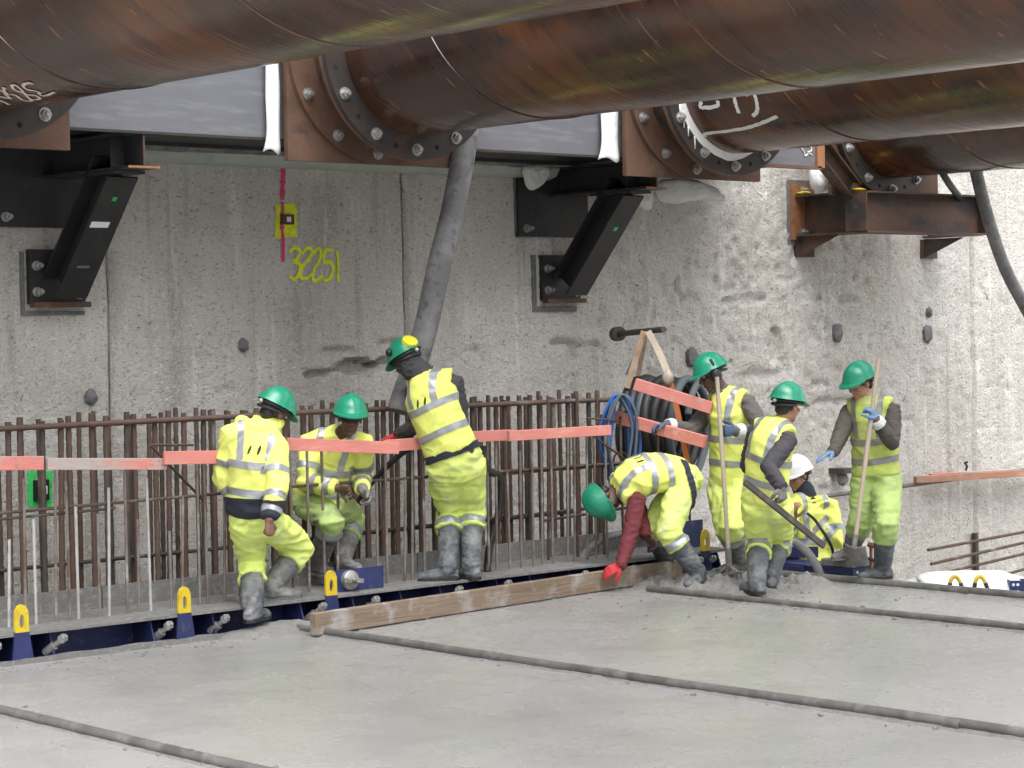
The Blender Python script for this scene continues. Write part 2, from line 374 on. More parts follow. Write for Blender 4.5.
def slab():
    xs = np.unique(np.r_[np.linspace(-40, 4.8, 24), np.linspace(4.8, SLAB_X, 190)])
    ys = np.unique(np.r_[np.linspace(-40, 5, 20), np.linspace(5, SLAB_Y, 150)])
    X, Y = np.meshgrid(xs, ys); Z = (fbm(X * .8, Y * .8, 5, 3) - .5) * .012 + (fbm(X * 5, Y * 5, 9, 3) - .5) * .006
    V = np.c_[X.ravel(), Y.ravel(), Z.ravel()]; Fq = grid_faces(len(xs), len(ys))
    nx, ny = len(xs), len(ys)
    # edge faces down to the ground
    edge = list(range(nx)) + [nx * j + nx - 1 for j in range(1, ny)] + [nx * (ny - 1) + i for i in range(nx - 2, -1, -1)] + [nx * j for j in range(ny - 2, 0, -1)]
    low = V[edge].copy(); low[:, 2] = -.79
    b = len(V); n = len(edge)
    F2 = [(edge[i], edge[(i + 1) % n], b + (i + 1) % n, b + i)[::-1] for i in range(n)]
    o = link_mesh('concrete_slab', np.r_[V, low], [tuple(f) for f in Fq.tolist()] + F2, 'slab', smooth=False, org=(0, 0, -.79))
    autosmooth(o, 60)
    return tag(o, 'freshly levelled wet grey concrete slab', None, kind='structure')
slab()

# screed rails lying in the slab: labels say which one
for (x, y0, y1, r, lab, js) in (
        (5.94, 2.0, 12.30, .028, 'cement crusted screed rail nearest the left bottom corner of the slab', (8.1,)),
        (9.03, 1.5, 12.34, .028, 'long cement crusted screed rail running from under the plank end across the slab', (6.75, 9.2)),
        (12.15, 3.0, 11.95, .027, 'cement crusted screed rail starting beside the rough concrete heap', (8.4,)),
        (13.55, 3.0, 12.1, .032, 'screed rail along the far edge of the slab before the pale wall', (10.0,))):
    t = thing('screed_rail', (x, (y0 + y1) / 2, 0), lab, 'screed rail', 'screed rails in the slab')
    cuts = [y0] + list(js) + [y1]
    for a, b in zip(cuts[:-1], cuts[1:]):
        n = int((b - a) / .06); ph = random.random() * 9
        pth = [(x + .006 * math.sin(q * 1.3 + ph), q, .026 + .003 * math.sin(q * 2.1 + ph)) for q in np.linspace(a + .004, b - .004, n)]
        autosmooth(MB().tube(pth, r, 14, True, .03).build('pipe_length', 'rail', t), 60)
    for j in js:
        autosmooth(MB().tube([(x, j - .05, .02), (x, j + .05, .024)], r + .005, 14, True, .04).build('coupler', 'rail', t))
    # mortar squeezed up on both sides of the pipe
    n = int((y1 - y0) / .05); vs = []
    for i, q in enumerate(np.linspace(y0, y1, n)):
        w = .028 + .03 * float(fbm(np.array([q * 2.2]), np.array([x]), 3, 3)[0])
        for sx, z in ((-w - .03, -.012), (-w * .6, .008), (0, .012), (w * .6, .008), (w + .03, -.012)): vs.append((x + sx, q, z + .006 * random.random()))
    link_mesh('mortar_bed', vs, [tuple(f) for f in grid_faces(5, n).tolist()], 'heap', t, True)

def heap():
    xs, ys = np.linspace(12.22, 13.5, 110), np.linspace(10.85, 12.36, 120); X, Y = np.meshgrid(xs, ys)
    m = np.clip(np.minimum.reduce([(X - 12.22) / .25, (13.5 - X) / .25, (Y - 10.85) / .5, (12.36 - Y) / .12]), 0, 1)
    m = m * m * (3 - 2 * m)
    Z = -.02 + m * (.035 + .10 * np.abs(fbm(X * 5, Y * 5, 3, 4) - .42) * 2 + .05 * np.clip(fbm(X * 14, Y * 14, 8, 3) - .5, 0, 1) * 2)
    o = link_mesh('fresh_concrete_heap', np.c_[X.ravel(), Y.ravel(), Z.ravel()], [tuple(f) for f in grid_faces(110, 120).tolist()], 'heap', None, True)
    tag(o, 'rough lumpy fresh concrete not yet levelled round the boots', None, kind='stuff')
heap()

# the other two sides of the pit, unseen, added to darken the reflections in the pipes
for nm, (a, b, c_, d_) in (('unseen_pit_wall', (-45, 60, -31, -30)), ('unseen_pit_wall', (-19, -18, -29.9, 14.2))):
    tag(MB().box(a, b, c_, d_, -.9, 8.5).build(nm, 'wall_a'), 'plain unseen concrete pit wall, added to darken pipe reflections', None, kind='structure')
# ------------------------------------------------------------------ retaining wall
SPALL = []                                   # (x, z, half width, half height, depth)
for px, py, wx, wz, d in ((318, 374, 14, 5, .09), (360, 366, 24, 7, .17), (338, 352, 16, 5, .05), (385, 362, 10, 4, .1), (392, 345, 12, 6, .04), (560, 343, 12, 4, .05),
                          (592, 347, 12, 4, .05), (572, 352, 5, 8, .05), (775, 345, 6, 16, .05), (762, 375, 18, 5, .04), (835, 402, 20, 5, .05),
                          (820, 385, 10, 4, .04), (705, 330, 8, 10, .03), (745, 300, 20, 4, .03), (690, 300, 10, 5, .03), (230, 390, 10, 3, .03), (470, 352, 8, 4, .03),
                          (850, 300, 12, 3, .03), (905, 420, 8, 4, .025), (655, 375, 8, 5, .03), (740, 415, 10, 4, .03)):
    c = ony(px, py, WY); e = ony(px + wx, py - wz, WY); SPALL.append((c[0], c[2], abs(e[0] - c[0]), abs(e[2] - c[2]), d))
def wall_disp(X, Z):
    rough = np.clip((X - 11.9) / 2.6, 0, 1) * np.clip((3.5 - Z) / .9, 0, 1) * np.clip((18.6 - X) / 1.5, 0.25, 1)
    D = (fbm(X * .9, Z * .9, 2, 3) - .5) * .035
    D += (fbm(X * 6, Z * 4, 4, 4) - .5) * (.016 + .008 * rough)
    rd = np.abs(fbm(X * 2.6 + 3, Z * 3.4, 6, 4) - .5) * 2; D += np.clip(.10 - rd, 0, .1) * (.06 + .10 * rough) + (fbm(X * 16, Z * 13, 14, 3) - .5) * (.004 + .026 * rough)
    D += np.clip(fbm(X * 11, Z * 10, 7, 3) - .62, 0, 1) * (.05 + .12 * rough)
    ch = np.abs(((X + .03 * (fbm(Z * 2, X * .2, 12, 2) - .5)) % .82) - .41)                      # faint ridges left by the stop ends
    D += np.clip(.02 - ch, 0, .02) * .45
    for (x, z, wx, wz, d) in SPALL:
        n = .6 + .8 * fbm(X * 9, Z * 12, 21, 3)
        q = ((X - x) / (wx * n)) ** 2 + ((Z - z) / (wz * n)) ** 2
        D += d * np.clip((1.25 - q) * 2.2, 0, 1)
    return D
JX = [3.0, 8.86, 11.73, 19.57, 25.0]
wall = thing('retaining_wall', (14, WY, -.8), 'tall rough cast concrete retaining wall behind the rebar cage', 'wall')
for i, (a, b) in enumerate(zip(JX[:-1], JX[1:])):
    lo, hi = a + .007, b - .007
    xs = np.unique(np.r_[np.arange(lo, hi, .03 if hi > 7.5 else .2), hi]); xs = np.r_[lo, xs[1:-1] if len(xs) > 2 else xs, hi]; xs = np.unique(xs)
    zs = np.unique(np.r_[np.arange(-1.0, 4.0, .03), np.linspace(4.0, 9.0, 14)])
    X, Z = np.meshgrid(xs, zs); D = wall_disp(X, Z)
    e = np.minimum(X - lo, hi - X); D += np.clip(.028 - e, 0, .028) * (1.0 + 1.3 * fbm(X * 3, Z * 7, 30 + i, 2))
    Yv = WY + D; nx, nz = len(xs), len(zs)
    V = np.c_[X.ravel(), Yv.ravel(), Z.ravel()]; F = [tuple(f) for f in grid_faces(nx, nz).tolist()]
    for col in (0, nx - 1):                                             # cheeks of the joint
        e = [j * nx + col for j in range(nz)]; bk = V[e].copy(); bk[:, 1] = WY + .6; o0 = len(V); V = np.r_[V, bk]
        F += [((e[j], e[j + 1], o0 + j + 1, o0 + j) if col else (e[j], o0 + j, o0 + j + 1, e[j + 1])) for j in range(nz - 1)]
    top = [(nz - 1) * nx + k for k in range(nx)]; bk = V[top].copy(); bk[:, 1] = WY + .6; o0 = len(V); V = np.r_[V, bk]
    F += [(top[k], top[k + 1], o0 + k + 1, o0 + k) for k in range(nx - 1)]
    o = link_mesh('wall_panel', V, F, ('wall_a', 'wall_a', 'wall_b', 'wall_b')[i], wall, False); autosmooth(o, 70)
MB().box(2.9, 25.1, WY + .605, WY + .9, -1, 9).build('wall_core', 'wall_a', wall)
for px, py, r in ((90, 397, 9), (243, 345, 7), (692, 357, 8), (837, 333, 7), (927, 334, 7), (928, 312, 4)):
    c = ony(px, py, WY); s = r / 150 * c[0] / 9 * .9
    autosmooth(MB().blob(c + np.array([0, .0, 0]), s, .05, s * 1.15, 10, 8, .35).build('tie_plug', 'plug', wall))
def wall_y(x, z): return WY + float(wall_disp(np.array([x]), np.array([z]))[0])
def wall_patch(name, quad, m, parent, holes=None, rough=.02, n=40, lift=.004):
    """a painted patch that follows the wall's relief: quad = px corners tl, tr, br, bl"""
    P = [ony(*q, WY) for q in quad]; vs = []; ok = []
    for j in range(n):
        for i in range(n):
            u, v = i / (n - 1), j / (n - 1); p = (P[0] * (1 - u) + P[1] * u) * (1 - v) + (P[3] * (1 - u) + P[2] * u) * v
            vs.append((p[0], wall_y(p[0], p[2]) - lift, p[2]))
            e = min(u, v, 1 - u, 1 - v); nz = float(fbm(np.array([u * 7 + quad[0][0]]), np.array([v * 7]), 3, 3)[0])
            ok.append(e > rough * 4 * nz and not (holes and holes(u, v)))
    f = [tuple(q) for q in grid_faces(n, n).tolist() if all(ok[k] for k in q)]
    return link_mesh(name, vs, f, m, parent, True)
def wall_stroke(name, pts, w, m, parent, lift=.006):
    """a sprayed line on the wall: pts in px, w in metres"""
    pp = spline([ony(*p, WY) for p in pts], 6) if len(pts) > 2 else [ony(*pts[0], WY) * (1 - t) + ony(*pts[1], WY) * t for t in np.linspace(0, 1, 24)]
    vs = []; k = len(pp)
    for i, p in enumerate(pp):
        d = pp[min(i + 1, k - 1)] - pp[max(i - 1, 0)]; d[1] = 0; d = _n(d); s = np.array([-d[2], 0, d[0]]); ww = w * (.75 + .5 * random.random())
        for a in (-.5, 0, .5):
            q = p + s * a * ww; vs.append((q[0], wall_y(q[0], q[2]) - lift, q[2]))
    return link_mesh(name, vs, [tuple(f) for f in grid_faces(3, k).tolist()], m, parent, True)
# yellow survey mark with its red plumb line and sprayed number
wall_patch('yellow_survey_patch', ((274, 202), (298, 201), (298.5, 239), (274, 240)), 'sprayyellow', wall, None, .02, 34, .006)
wall_stroke('red_plumb_line', ((283, 164), (282, 200)), .045, 'spraypink', wall); wall_stroke('red_plumb_line', ((282, 202), (283, 262)), .03, 'spraypink', wall, .009)
tg = ony(286.5, 219.5, WY)
MB().box(tg[0] - .055, tg[0] + .055, tg[1] - .03, tg[1] + .03, tg[2] - .04, tg[2] + .04).build('survey_target', 'brown', wall)
MB().box(tg[0] - .02, tg[0] + .02, tg[1] - .036, tg[1] - .031, tg[2] - .02, tg[2] + .02).build('target_centre', 'sticker', wall)
for k, st in enumerate((((289, 252), (294, 248), (300, 251), (297, 259), (293, 262), (300, 264), (299, 274), (294, 279), (289, 276)),
           ((302, 254), (307, 248), (312, 251), (309, 259), (303, 266), (301, 277), (307, 278), (312, 274)),
           ((313, 255), (317, 249), (321, 252), (319, 261), (314, 270), (313, 280), (319, 279), (323, 275)),
           ((333, 250), (325, 251), (324, 262), (330, 262), (333, 270), (329, 279), (323, 280)),
           ((337, 251), (338, 266), (338, 282)))):
    wall_stroke('sprayed_digit', st, .030, 'sprayyellow', wall, .008)
gq = ((26, 470), (53, 470), (53, 508), (26, 508))
wall_patch('green_survey_patch', gq, 'spraygreen', wall, lambda u, v: .3 < u < .78 and .22 < v < .78, .01, 30, .006)
c = ony(40, 490, WY); MB().box(c[0] - .06, c[0] + .06, c[1] - .03, c[1] + .03, c[2] - .075, c[2] + .075).build('survey_target', 'hole', wall)
MB().box(c[0] - .005, c[0] + .04, c[1] - .038, c[1] - .031, c[2] - .03, c[2] + .03).build('target_centre', 'sticker', wall)
wall_stroke('white_scribble', ((757, 192), (762, 196), (760, 201), (766, 192), (764, 200)), .02, 'whitepaint', wall)
# ------------------------------------------------------------------ waler, plates, struts
SX, SZ, SR = (10.37 - 3.46, 10.37, 13.83), 4.135, .65
YB, YP = 12.5, 13.0                           # outer flange, face of the waler
wal = thing('waler_beam', (7, 13.5, 3.47), 'long grey primed steel waler beam along the wall under the rusty pipes', 'steel beam')
MB().box(-2, 15.55, 13.05, 13.085, 3.47, 4.75).build('front_flange', 'grey', wal)
MB().box(-2, 15.55, 14.02, 14.06, 3.475, 4.75).build('back_flange', 'black', wal)
MB().box(-2, 15.55, 13.088, 14.017, 4.08, 4.12).build('web', 'black', wal)
MB().box(-2, 15.552, 13.045, 13.095, 3.452, 3.468).build('bottom_edge', 'flange', wal)
MB().box(-2, 15.5, 13.1, 14.0, 3.50, 3.515).build('shade_soffit', 'black', wal)  # added black sheet: shade of the recess under the waler put into colour
e = ony(780, 150, 13.03)
MB().box(14.75, 15.54, 13.03, 13.047, 3.475, 4.2).build('end_piece', 'grey', wal)
MB().box(15.50, 15.60, 13.0, 13.06, 3.46, 4.2).build('end_plate', 'orangerust', wal)
MB().box(14.72, 15.56, 13.0, 13.06, 3.445, 3.473).build('end_plate', 'plate', wal)
for st in (((800, 147), (804, 152), (805, 156), (808, 154)), ((806, 146), (811, 147), (811, 151), (808, 152), (812, 155))):
    MB().tube(spline([ony(*p, 13.026) for p in st], 4), .007, 6).build('marker_writing', 'chalk', wal)
fm = MB()
xs = np.linspace(8.95, 13.3, 70)
vs = []
for i, x in enumerate(xs):
    for j, (y, z) in enumerate(((14.07, 3.46), (14.10, 3.40), (14.2, 3.375), (14.33, 3.39))):
        vs.append((x, y + .02 * random.random(), z - .03 * float(fbm(np.array([x * 3.]), np.array([j * .7]), 4, 3)[0])))
fb = link_mesh('mortar_packing', vs, [tuple(f) for f in grid_faces(4, 70).tolist()], 'foam', wal, True)
# white protective sheets folded over the waler beside the plates
for px0, px1, bot, lab in ((268, 281.5, 152, 'white sheet hanging over the waler left of the middle pipe flange'), (603, 619.5, 160, 'white sheet hanging over the waler left of the farther pipe flange')):
    a = ony(px0, bot, 12.99)[0]; b = ony(px1, bot, 12.99)[0]; z0 = ony(px0, bot, 12.99)[2]; n = 30; vs = []
    for j in range(n):
        v = j / (n - 1); zz = z0 + v * 1.15
        for i in range(9):
            u = i / 8; w = 1 + (.35 * math.exp(-v * 14)); cx = (a + b) / 2 - .02 * math.exp(-v * 14)
            vs.append((cx + (u - .5) * (b - a) * w, 13.0 - .05 * math.sin(math.pi * u) - .006 * math.sin(v * 13 + u * 3), zz + .02 * math.sin(u * 7) * math.exp(-v * 9)))
    o = link_mesh('protective_sheet', vs, [tuple(f) for f in grid_faces(9, n).tolist()], 'white', None, True); tag(o, lab, 'plastic sheet', 'white sheets on the waler')
    o.modifiers.new('s', 'SOLIDIFY').thickness = .006

def on_cyl(px, py, xc, zc, r):
    d = ray(px, py); a = d[0] ** 2 + d[2] ** 2; b = 2 * (d[0] * (0 - xc) + d[2] * (EYE - zc)); c = xc ** 2 + (EYE - zc) ** 2 - r * r
    t = (-b - math.sqrt(max(b * b - 4 * a * c, 0))) / (2 * a); return CAMP + d * t
def cyl_mesh(r, y0, y1, n=96, seg=40):
    mb = MB(); ys = np.linspace(y0, y1, seg); vs = [(r * math.sin(2 * math.pi * k / n), y, r * math.cos(2 * math.pi * k / n)) for y in ys for k in range(n)]
    mb.add(vs, [(j * n + k, j * n + (k + 1) % n, (j + 1) * n + (k + 1) % n, (j + 1) * n + k) for j in range(seg - 1) for k in range(n)]); return mb
def make_strut(x, z, yb, yp, label, stub=True):
    t = thing('steel_strut', (x, yb, z), label, 'steel pipe', 'rusty pipe struts')
    def sh(mb): mb.v = [(p[0] + x, p[1], p[2] + z) for p in mb.v]; return mb
    o = sh(cyl_mesh(SR, -30, yb + .02)).build('pipe', 'pipe', t, True); autosmooth(o)
    w = MB(); pth = [(-SR * 1.001 * math.sin(a), yb - .35 - .36 * a, SR * 1.001 * math.cos(a)) for a in np.linspace(0, 2 * math.pi * 16, 16 * 72)]
    autosmooth(sh(w.tube(pth, .007, 5)).build('weld_seam', 'pipe', t))
    o = sh(MB().ring((0, yb, 0), (0, 1, 0), SR - .02, .83, .036, 96)).build('flange', 'flange', t); autosmooth(o)
    if stub:
        o = sh(MB().ring((0, yb + .04, 0), (0, 1, 0), SR - .05, .83, .036, 96)).build('flange', 'plate', t); autosmooth(o)
        o = sh(cyl_mesh(SR - .04, yb + .07, yp - .05, 96, 4)).build('stub_pipe', 'rustbeam', t, True)
        o = sh(MB().ring((0, yp - .088, 0), (0, 1, 0), SR - .06, .83, .036, 96)).build('flange', 'plate', t); autosmooth(o)
    o = sh(MB().box(-.83, .83, yp - .05, yp - .003, -.83, .83)).build('end_plate', 'plate', t)
    for k in range(12):
        a = A0 + k * math.pi / 6; cx, cz = .755 * math.cos(a), .755 * math.sin(a)
        if cz < .25:
            autosmooth(sh(bolt(MB(), (cx, yb, cz), (0, -1, 0), .034, .045)).build('bolt', 'zinc', t))
            if stub:
                c2, s2 = .755 * math.cos(a + A1), .755 * math.sin(a + A1)
                autosmooth(sh(bolt(MB(), (c2, yp - .09, s2), (0, -1, 0), .034, .045)).build('bolt', 'zinc', t))
        cx, cz = .755 * math.cos(a + math.pi / 12), .755 * math.sin(a + math.pi / 12)
        if cz < .3: sh(MB().tube([(cx, yb - .0025, cz), (cx, yb + .01, cz)], .019, 12)).build('bolt_hole', 'hole', t)
    return t
p = ony(270 + 680 / 6.4, 60 + 468 / 6.4, YB); A0 = math.atan2(p[2] - SZ, p[0] - SX[1])
p = ony(270 + 420 / 6.4, 60 + 508 / 6.4, YP - .09); A1 = math.atan2(p[2] - SZ, p[0] - SX[1]) - A0
struts = [make_strut(SX[0], SZ, YB, YP, 'nearest huge rusty steel pipe across the top left with white letters'),
          make_strut(SX[1], SZ, YB, YP, 'huge rusty steel pipe in the middle whose bolted flange the grey hose passes'),
          make_strut(SX[2], SZ, YB, YP, 'rusty steel pipe with white painted strokes and a white smeared flange'),
          make_strut(17.33, 4.11, 13.6, 13.72, 'farthest rusty steel pipe above the rusted seat beam', False)]
def pipe_stroke(pts, w, s, xc, zc=SZ):
    pp = spline([on_cyl(*q, xc, zc, SR + .002) for q in pts], 5); vs = []; k = len(pp)
    for i, p in enumerate(pp):
        d = _n(pp[min(i + 1, k - 1)] - pp[max(i - 1, 0)]); nrm = _n(np.array([p[0] - xc, 0, p[2] - zc])); sd = np.cross(nrm, d)
        for a in (-.5, .5): vs.append(p + nrm * .003 + sd * a * w * (.8 + .4 * random.random()))
    link_mesh('painted_stroke', vs, [tuple(f) for f in grid_faces(2, k).tolist()], 'chalk' if s is struts[0] else 'whitepaint', s, True)
q = 60 / 1024
def z7(*pts): return [(a * q, 75 + b * q) for a, b in pts]
for st in (z7((-40, 240), (60, 280), (110, 340), (180, 390), (100, 380), (-40, 350)), z7((110, 230), (70, 215), (80, 270), (150, 340)), z7((-30, 420), (60, 450), (160, 500)),
           z7((180, 320), (280, 345), (370, 410), (470, 435), (540, 430), (500, 390), (430, 320), (340, 220), (250, 165), (205, 190), (260, 250), (370, 290), (480, 330), (600, 340), (675, 385), (640, 410), (560, 410)),
           z7((565, 155), (510, 130), (420, 150), (400, 190), (470, 240), (600, 265), (680, 290), (660, 320)), z7((680, 330), (740, 350), (830, 330), (925, 285))):
    pipe_stroke(st, .021, struts[0], SX[0])
q8 = 120 / 1024
def z8(*pts): return [(680 + a * q8, 85 + b * q8) for a, b in pts]
for st in (z8((185, 140), (172, 180), (200, 192), (290, 185), (325, 170), (322, 132)), z8((462, 95), (480, 170), (505, 240)), z8((560, 80), (632, 76), (660, 170), (655, 230), (620, 265)),
           z8((215, 440), (225, 412), (420, 390), (600, 355), (740, 305), (830, 265))):
    pipe_stroke(st, .034, struts[2], SX[2])
# white smear round the lower left of the third flange
sm = MB(); vs = []
for i, a in enumerate(np.linspace(R(172), R(292), 60)):
    r0 = SR - .012; r1 = SR + .05 + .035 * float(fbm(np.array([a * 5]), np.array([.3]), 3, 3)[0]) - .05 * max(0, (a - R(262)) / R(30))
    for r_, yy in ((r0, YB - .05), (r0 + .012, YB - .012), (r1, YB - .004)): vs.append((SX[2] + r_ * math.cos(a), yy, SZ + r_ * math.sin(a)))
link_mesh('sealant_smear', vs, [tuple(f) for f in grid_faces(3, 60).tolist()], 'whitepaint', struts[2], True)
for a_ in (203, 211, 218, 227):
    c0 = np.array([SX[2] + .715 * math.cos(R(a_)), YB - .006, SZ + .715 * math.sin(R(a_))]); L_ = random.uniform(.06, .12)
    MB().tube([c0, c0 - np.array([0, 0, L_])], [.007, .004], 6).build('sealant_drip', 'whitepaint', struts[2], True)

# ------------------------------------------------------------------ brackets under the waler
def hbeam(mb_f, p0, p1, w, h, t=.018, up=(0, 0, 1)):
    """rolled H section from p0 to p1: flanges across up, web between"""
    p0, p1, up = np.array(p0, float), np.array(p1, float), np.array(up, float); tt = _n(p1 - p0); sd = _n(np.cross(tt, up)); u = np.cross(sd, tt)
    mb_f.bar(p0 + u * (h / 2 - t / 2), p1 + u * (h / 2 - t / 2), w, t, u); mb_f.bar(p0 - u * (h / 2 - t / 2), p1 - u * (h / 2 - t / 2), w, t, u)
    mb_f.bar(p0, p1, .012, h - 2 * t - .001, u); return mb_f
def make_bracket(x, label):
    t = thing('wall_bracket', (x, WY, 2.28), label, 'steel bracket', 'black steel brackets under the waler')
    MB().box(x - .50, x + .34, WY - .045, WY + .02, 2.86, 3.45).build('upper_wall_plate', 'black', t)
    MB().box(x - .23, x + .23, WY - .045, WY + .02, 2.30, 2.70).build('lower_wall_plate', 'black', t)
    MB().box(x - .235, x + .235, WY - .115, WY - .048, 2.275, 2.315).build('seat_ledge', 'rustbeam', t)
    hbeam(MB(), (x, WY - .05, 3.34), (x, 13.07, 3.34), .25, .25).build('cantilever_beam', 'black', t)
    MB().box(x - .127, x + .127, 13.060, 13.069, 3.455, 3.4645).build('bare_flange_edge', 'zinc', t)
    MB().box(x - .127, x + .127, 13.060, 13.069, 3.2155, 3.232).build('bare_flange_edge', 'orangerust', t)
    MB().box(x - .006, x + .006, 13.060, 13.069, 3.234, 3.446).build('bare_web_edge', 'rustbeam', t)
    for yy in (13.32, 13.4): MB().box(x + .008, x + .118, yy, yy + .012, 3.235, 3.445).build('stiffener', 'black', t)
    MB().box(x - .118, x - .008, 13.3, 13.312, 3.235, 3.445).build('stiffener', 'black', t)
    br = hbeam(MB(), (x, WY - .14, 2.42), (x, 13.43, 3.25), .25, .25, .018, (0, -.7, -.6)).build('diagonal_brace', 'black', t)
    MB().box(x - .125, x + .125, 13.25, 13.75, 3.19, 3.212).build('brace_head_plate', 'black', t)
    for (bx, bz) in ((-.18, 2.39), (-.18, 2.58), (.17, 2.37), (-.42, 2.93)):
        autosmooth(bolt(MB(), (x + bx, WY - .046, bz), (0, -1, 0), .027, .075).build('anchor_bolt', 'zinc', t))
    return t, br
BX = 8.39
def on_brace(x, s, lx, m, parent, w, h):
    """a sticker on the outer face of the brace: s along it, lx across"""
    a, b = np.array([x, WY - .14, 2.42]), np.array([x, 13.43, 3.25]); d = _n(b - a); n = _n(np.cross(d, [1, 0, 0])); n = n if n[2] < 0 else -n
    c = a + (b - a) * s + np.array([lx, 0, 0]) + n * .1285
    MB().bar(c - np.array([w / 2, 0, 0]), c + np.array([w / 2, 0, 0]), h, .003, n).build('sticker', m, parent)
b1, br1 = make_bracket(BX, 'left black steel bracket with a white paper sticker on its brace')
b2, br2 = make_bracket(13.47, 'black steel bracket under the waler with white sheets stuffed round it')
on_brace(BX, .83, 0, 'greendot', br1, .035, .035); on_brace(BX, .62, -.03, 'sticker', br1, .15, .05); on_brace(BX, .27, -.02, 'plug', br1, .10, .02)
on_brace(13.47, .68, .0, 'greendot', br2, .045, .04)
# grout recess rims round the second bracket's plates
def rim(px0, py0, px1, py1, w, parent):
    a, b = ony(px0, py0, WY), ony(px1, py1, WY); x0, x1, z1, z0 = a[0], b[0], a[2], b[2]
    for bx in ((x0 - w, x0, z0 - w, z1), (x0 + .001, x1, z0 - w, z0)): MB().box(bx[0], bx[1], WY - .012, WY + .08, bx[2], bx[3]).build('grout_rim', 'plug', parent)
rim(519, 170, 566, 226, .07, b2); rim(535, 255, 576, 306, .05, b2); rim(23, 252, 84, 311, .03, b1)

# seat for the farthest pipe
tb = thing('seat_bracket', (16.75, WY, 2.9), 'rusted steel seat beam bolted to the pale wall under the farthest pipe', 'steel bracket')
kz1, kz0 = ony(860, 191, 13.5)[2], ony(860, 233, 13.5)[2]; zc = (kz1 + kz0) / 2; hh = kz1 - kz0
xe = ony(978, 200, 13.5)[0]
a = ony(791, 190, WY); b = ony(806, 240, WY)
MB().box(a[0] - .03, a[0] + .30, WY - .035, WY + .02, b[2], a[2] + .06).build('wall_plate', 'orangerust', tb)
MB().box(a[0] - .07, a[0] + .34, WY - .008, WY + .03, b[2] - .05, a[2] + .1).build('grout_bed', 'plug', tb)
hbeam(MB(), (16.80, WY - .04, zc), (16.80, 13.5, zc), .30, hh).build('cantilever_beam', 'rustbeam', tb)
hbeam(MB(), (16.66, 13.5, zc - .001), (xe, 13.5, zc - .001), .26, hh - .004).build('front_beam', 'rustbeam', tb)
MB().box(16.645, 16.66, 13.37, 13.63, zc - hh / 2 + .02, zc + hh / 2 - .02).build('stiffener', 'rustbeam', tb)
MB().box(xe - .016, xe, 13.372, 13.628, zc - hh / 2 + .02, zc + hh / 2 - .02).build('end_plate', 'rustbeam', tb)
xr = ony(925, 233, WY)[0]
hbeam(MB(), (xr, WY - .04, zc - .005), (xr, 13.64, zc - .005), .2, hh - .03).build('cantilever_beam', 'rustbeam', tb)
for xx in (16.80, xr + .02):
    z1 = zc - hh / 2 - .002
    MB().prism([(xx - .1, WY - .03, z1), (xx - .1, 13.75, z1), (xx - .1, WY - .03, z1 - .2)], (.016, 0, 0)).build('gusset', 'rustbeam', tb)
    MB().box(xx - .12, xx + .12, WY - .05, WY + .01, z1 - .2, z1 - .003).build('wall_plate', 'rustbeam', tb)
    autosmooth(bolt(MB(), (xx - .02, WY - .05, z1 - .1), (0, -1, 0), .03, .08).build('anchor_bolt', 'zinc', tb))
for px, py in ((803, 190), (803, 232)):
    autosmooth(bolt(MB(), ony(px, py, WY - .036), (0, -1, 0), .028, .06).build('anchor_bolt', 'zinc', tb))
for px, py in ((804, 194), (859, 189)):
    c = ony(px, py, 13.6 if px > 830 else 14.2); autosmooth(MB().blob((c[0], c[1], kz1 + .02), .07, .07, .02, 10, 6, .3).build('yellow_mark', 'yellow', tb))
d0, d1 = ony(817, 146, 13.3), ony(850, 190, 13.6)
dg = thing('diagonal_strut', (d1[0], d1[1], kz1), 'short rusty diagonal beam between the waler end and the seat beam', 'steel beam')
hbeam(MB(), d0, (d1[0], d1[1], kz1 + .03), .18, .17, .016, (1, 0, .6)).build('rolled_section', 'rustbeam', dg)

# white sheets and sacks stuffed round the brackets
def crumple(o, k=2):
    md = o.modifiers.new('sub', 'SUBSURF'); md.levels = md.render_levels = k
    t_ = bpy.data.textures.new('crumple', 'CLOUDS'); t_.noise_scale = .12; t_.noise_depth = 3
    dm = o.modifiers.new('crumple', 'DISPLACE'); dm.texture = t_; dm.strength = .04; dm.mid_level = .5
def cloth(name, px, depth_y, thick, m, label, cat, group=None, sag=.0):
    """a padded sheet whose outline is given in px at a wall distance"""
    P = [ony(*q, depth_y) for q in px]; c = sum(P) / len(P); n = len(P); rings = 7; vs = []; fs = []
    for sgn in (-1, 1):
        for r_ in range(rings):
            s = 1 - r_ / rings
            for k, p in enumerate(P):
                w = .02 * math.sin(k * 2.1 + r_ * 1.7 + sgn) * (1 - s) ; bul = thick * math.sqrt(max(0, 1 - s ** 3)) + .004
                q = c + (p - c) * s; vs.append((q[0], q[1] + sgn * (bul + w * .6), q[2] + sag * (1 - s)))
        vs.append((c[0], c[1] + sgn * thick, c[2] + sag))
    st = rings * n + 1
    for h in (0, 1):
        b = h * st
        for r_ in range(rings - 1):
            fs += [(b + r_ * n + k, b + r_ * n + (k + 1) % n, b + (r_ + 1) * n + (k + 1) % n, b + (r_ + 1) * n + k) for k in range(n)]
        fs += [(b + (rings - 1) * n + k, b + (rings - 1) * n + (k + 1) % n, b + st - 1) for k in range(n)]
    fs += [(k, (k + 1) % n, st + (k + 1) % n, st + k) for k in range(n)]
    mb = MB().add(vs, fs); o = mb.build(name, m, None, True); crumple(o)
    return tag(o, label, cat, group)
cloth('packing_sack', ((520, 164), (536, 165), (553, 166), (549, 178), (540, 186), (531, 195), (524, 182)), 14.05, .06, 'sack', 'small white sack corner hanging down left of the black beam', 'sack', 'white packing sacks')
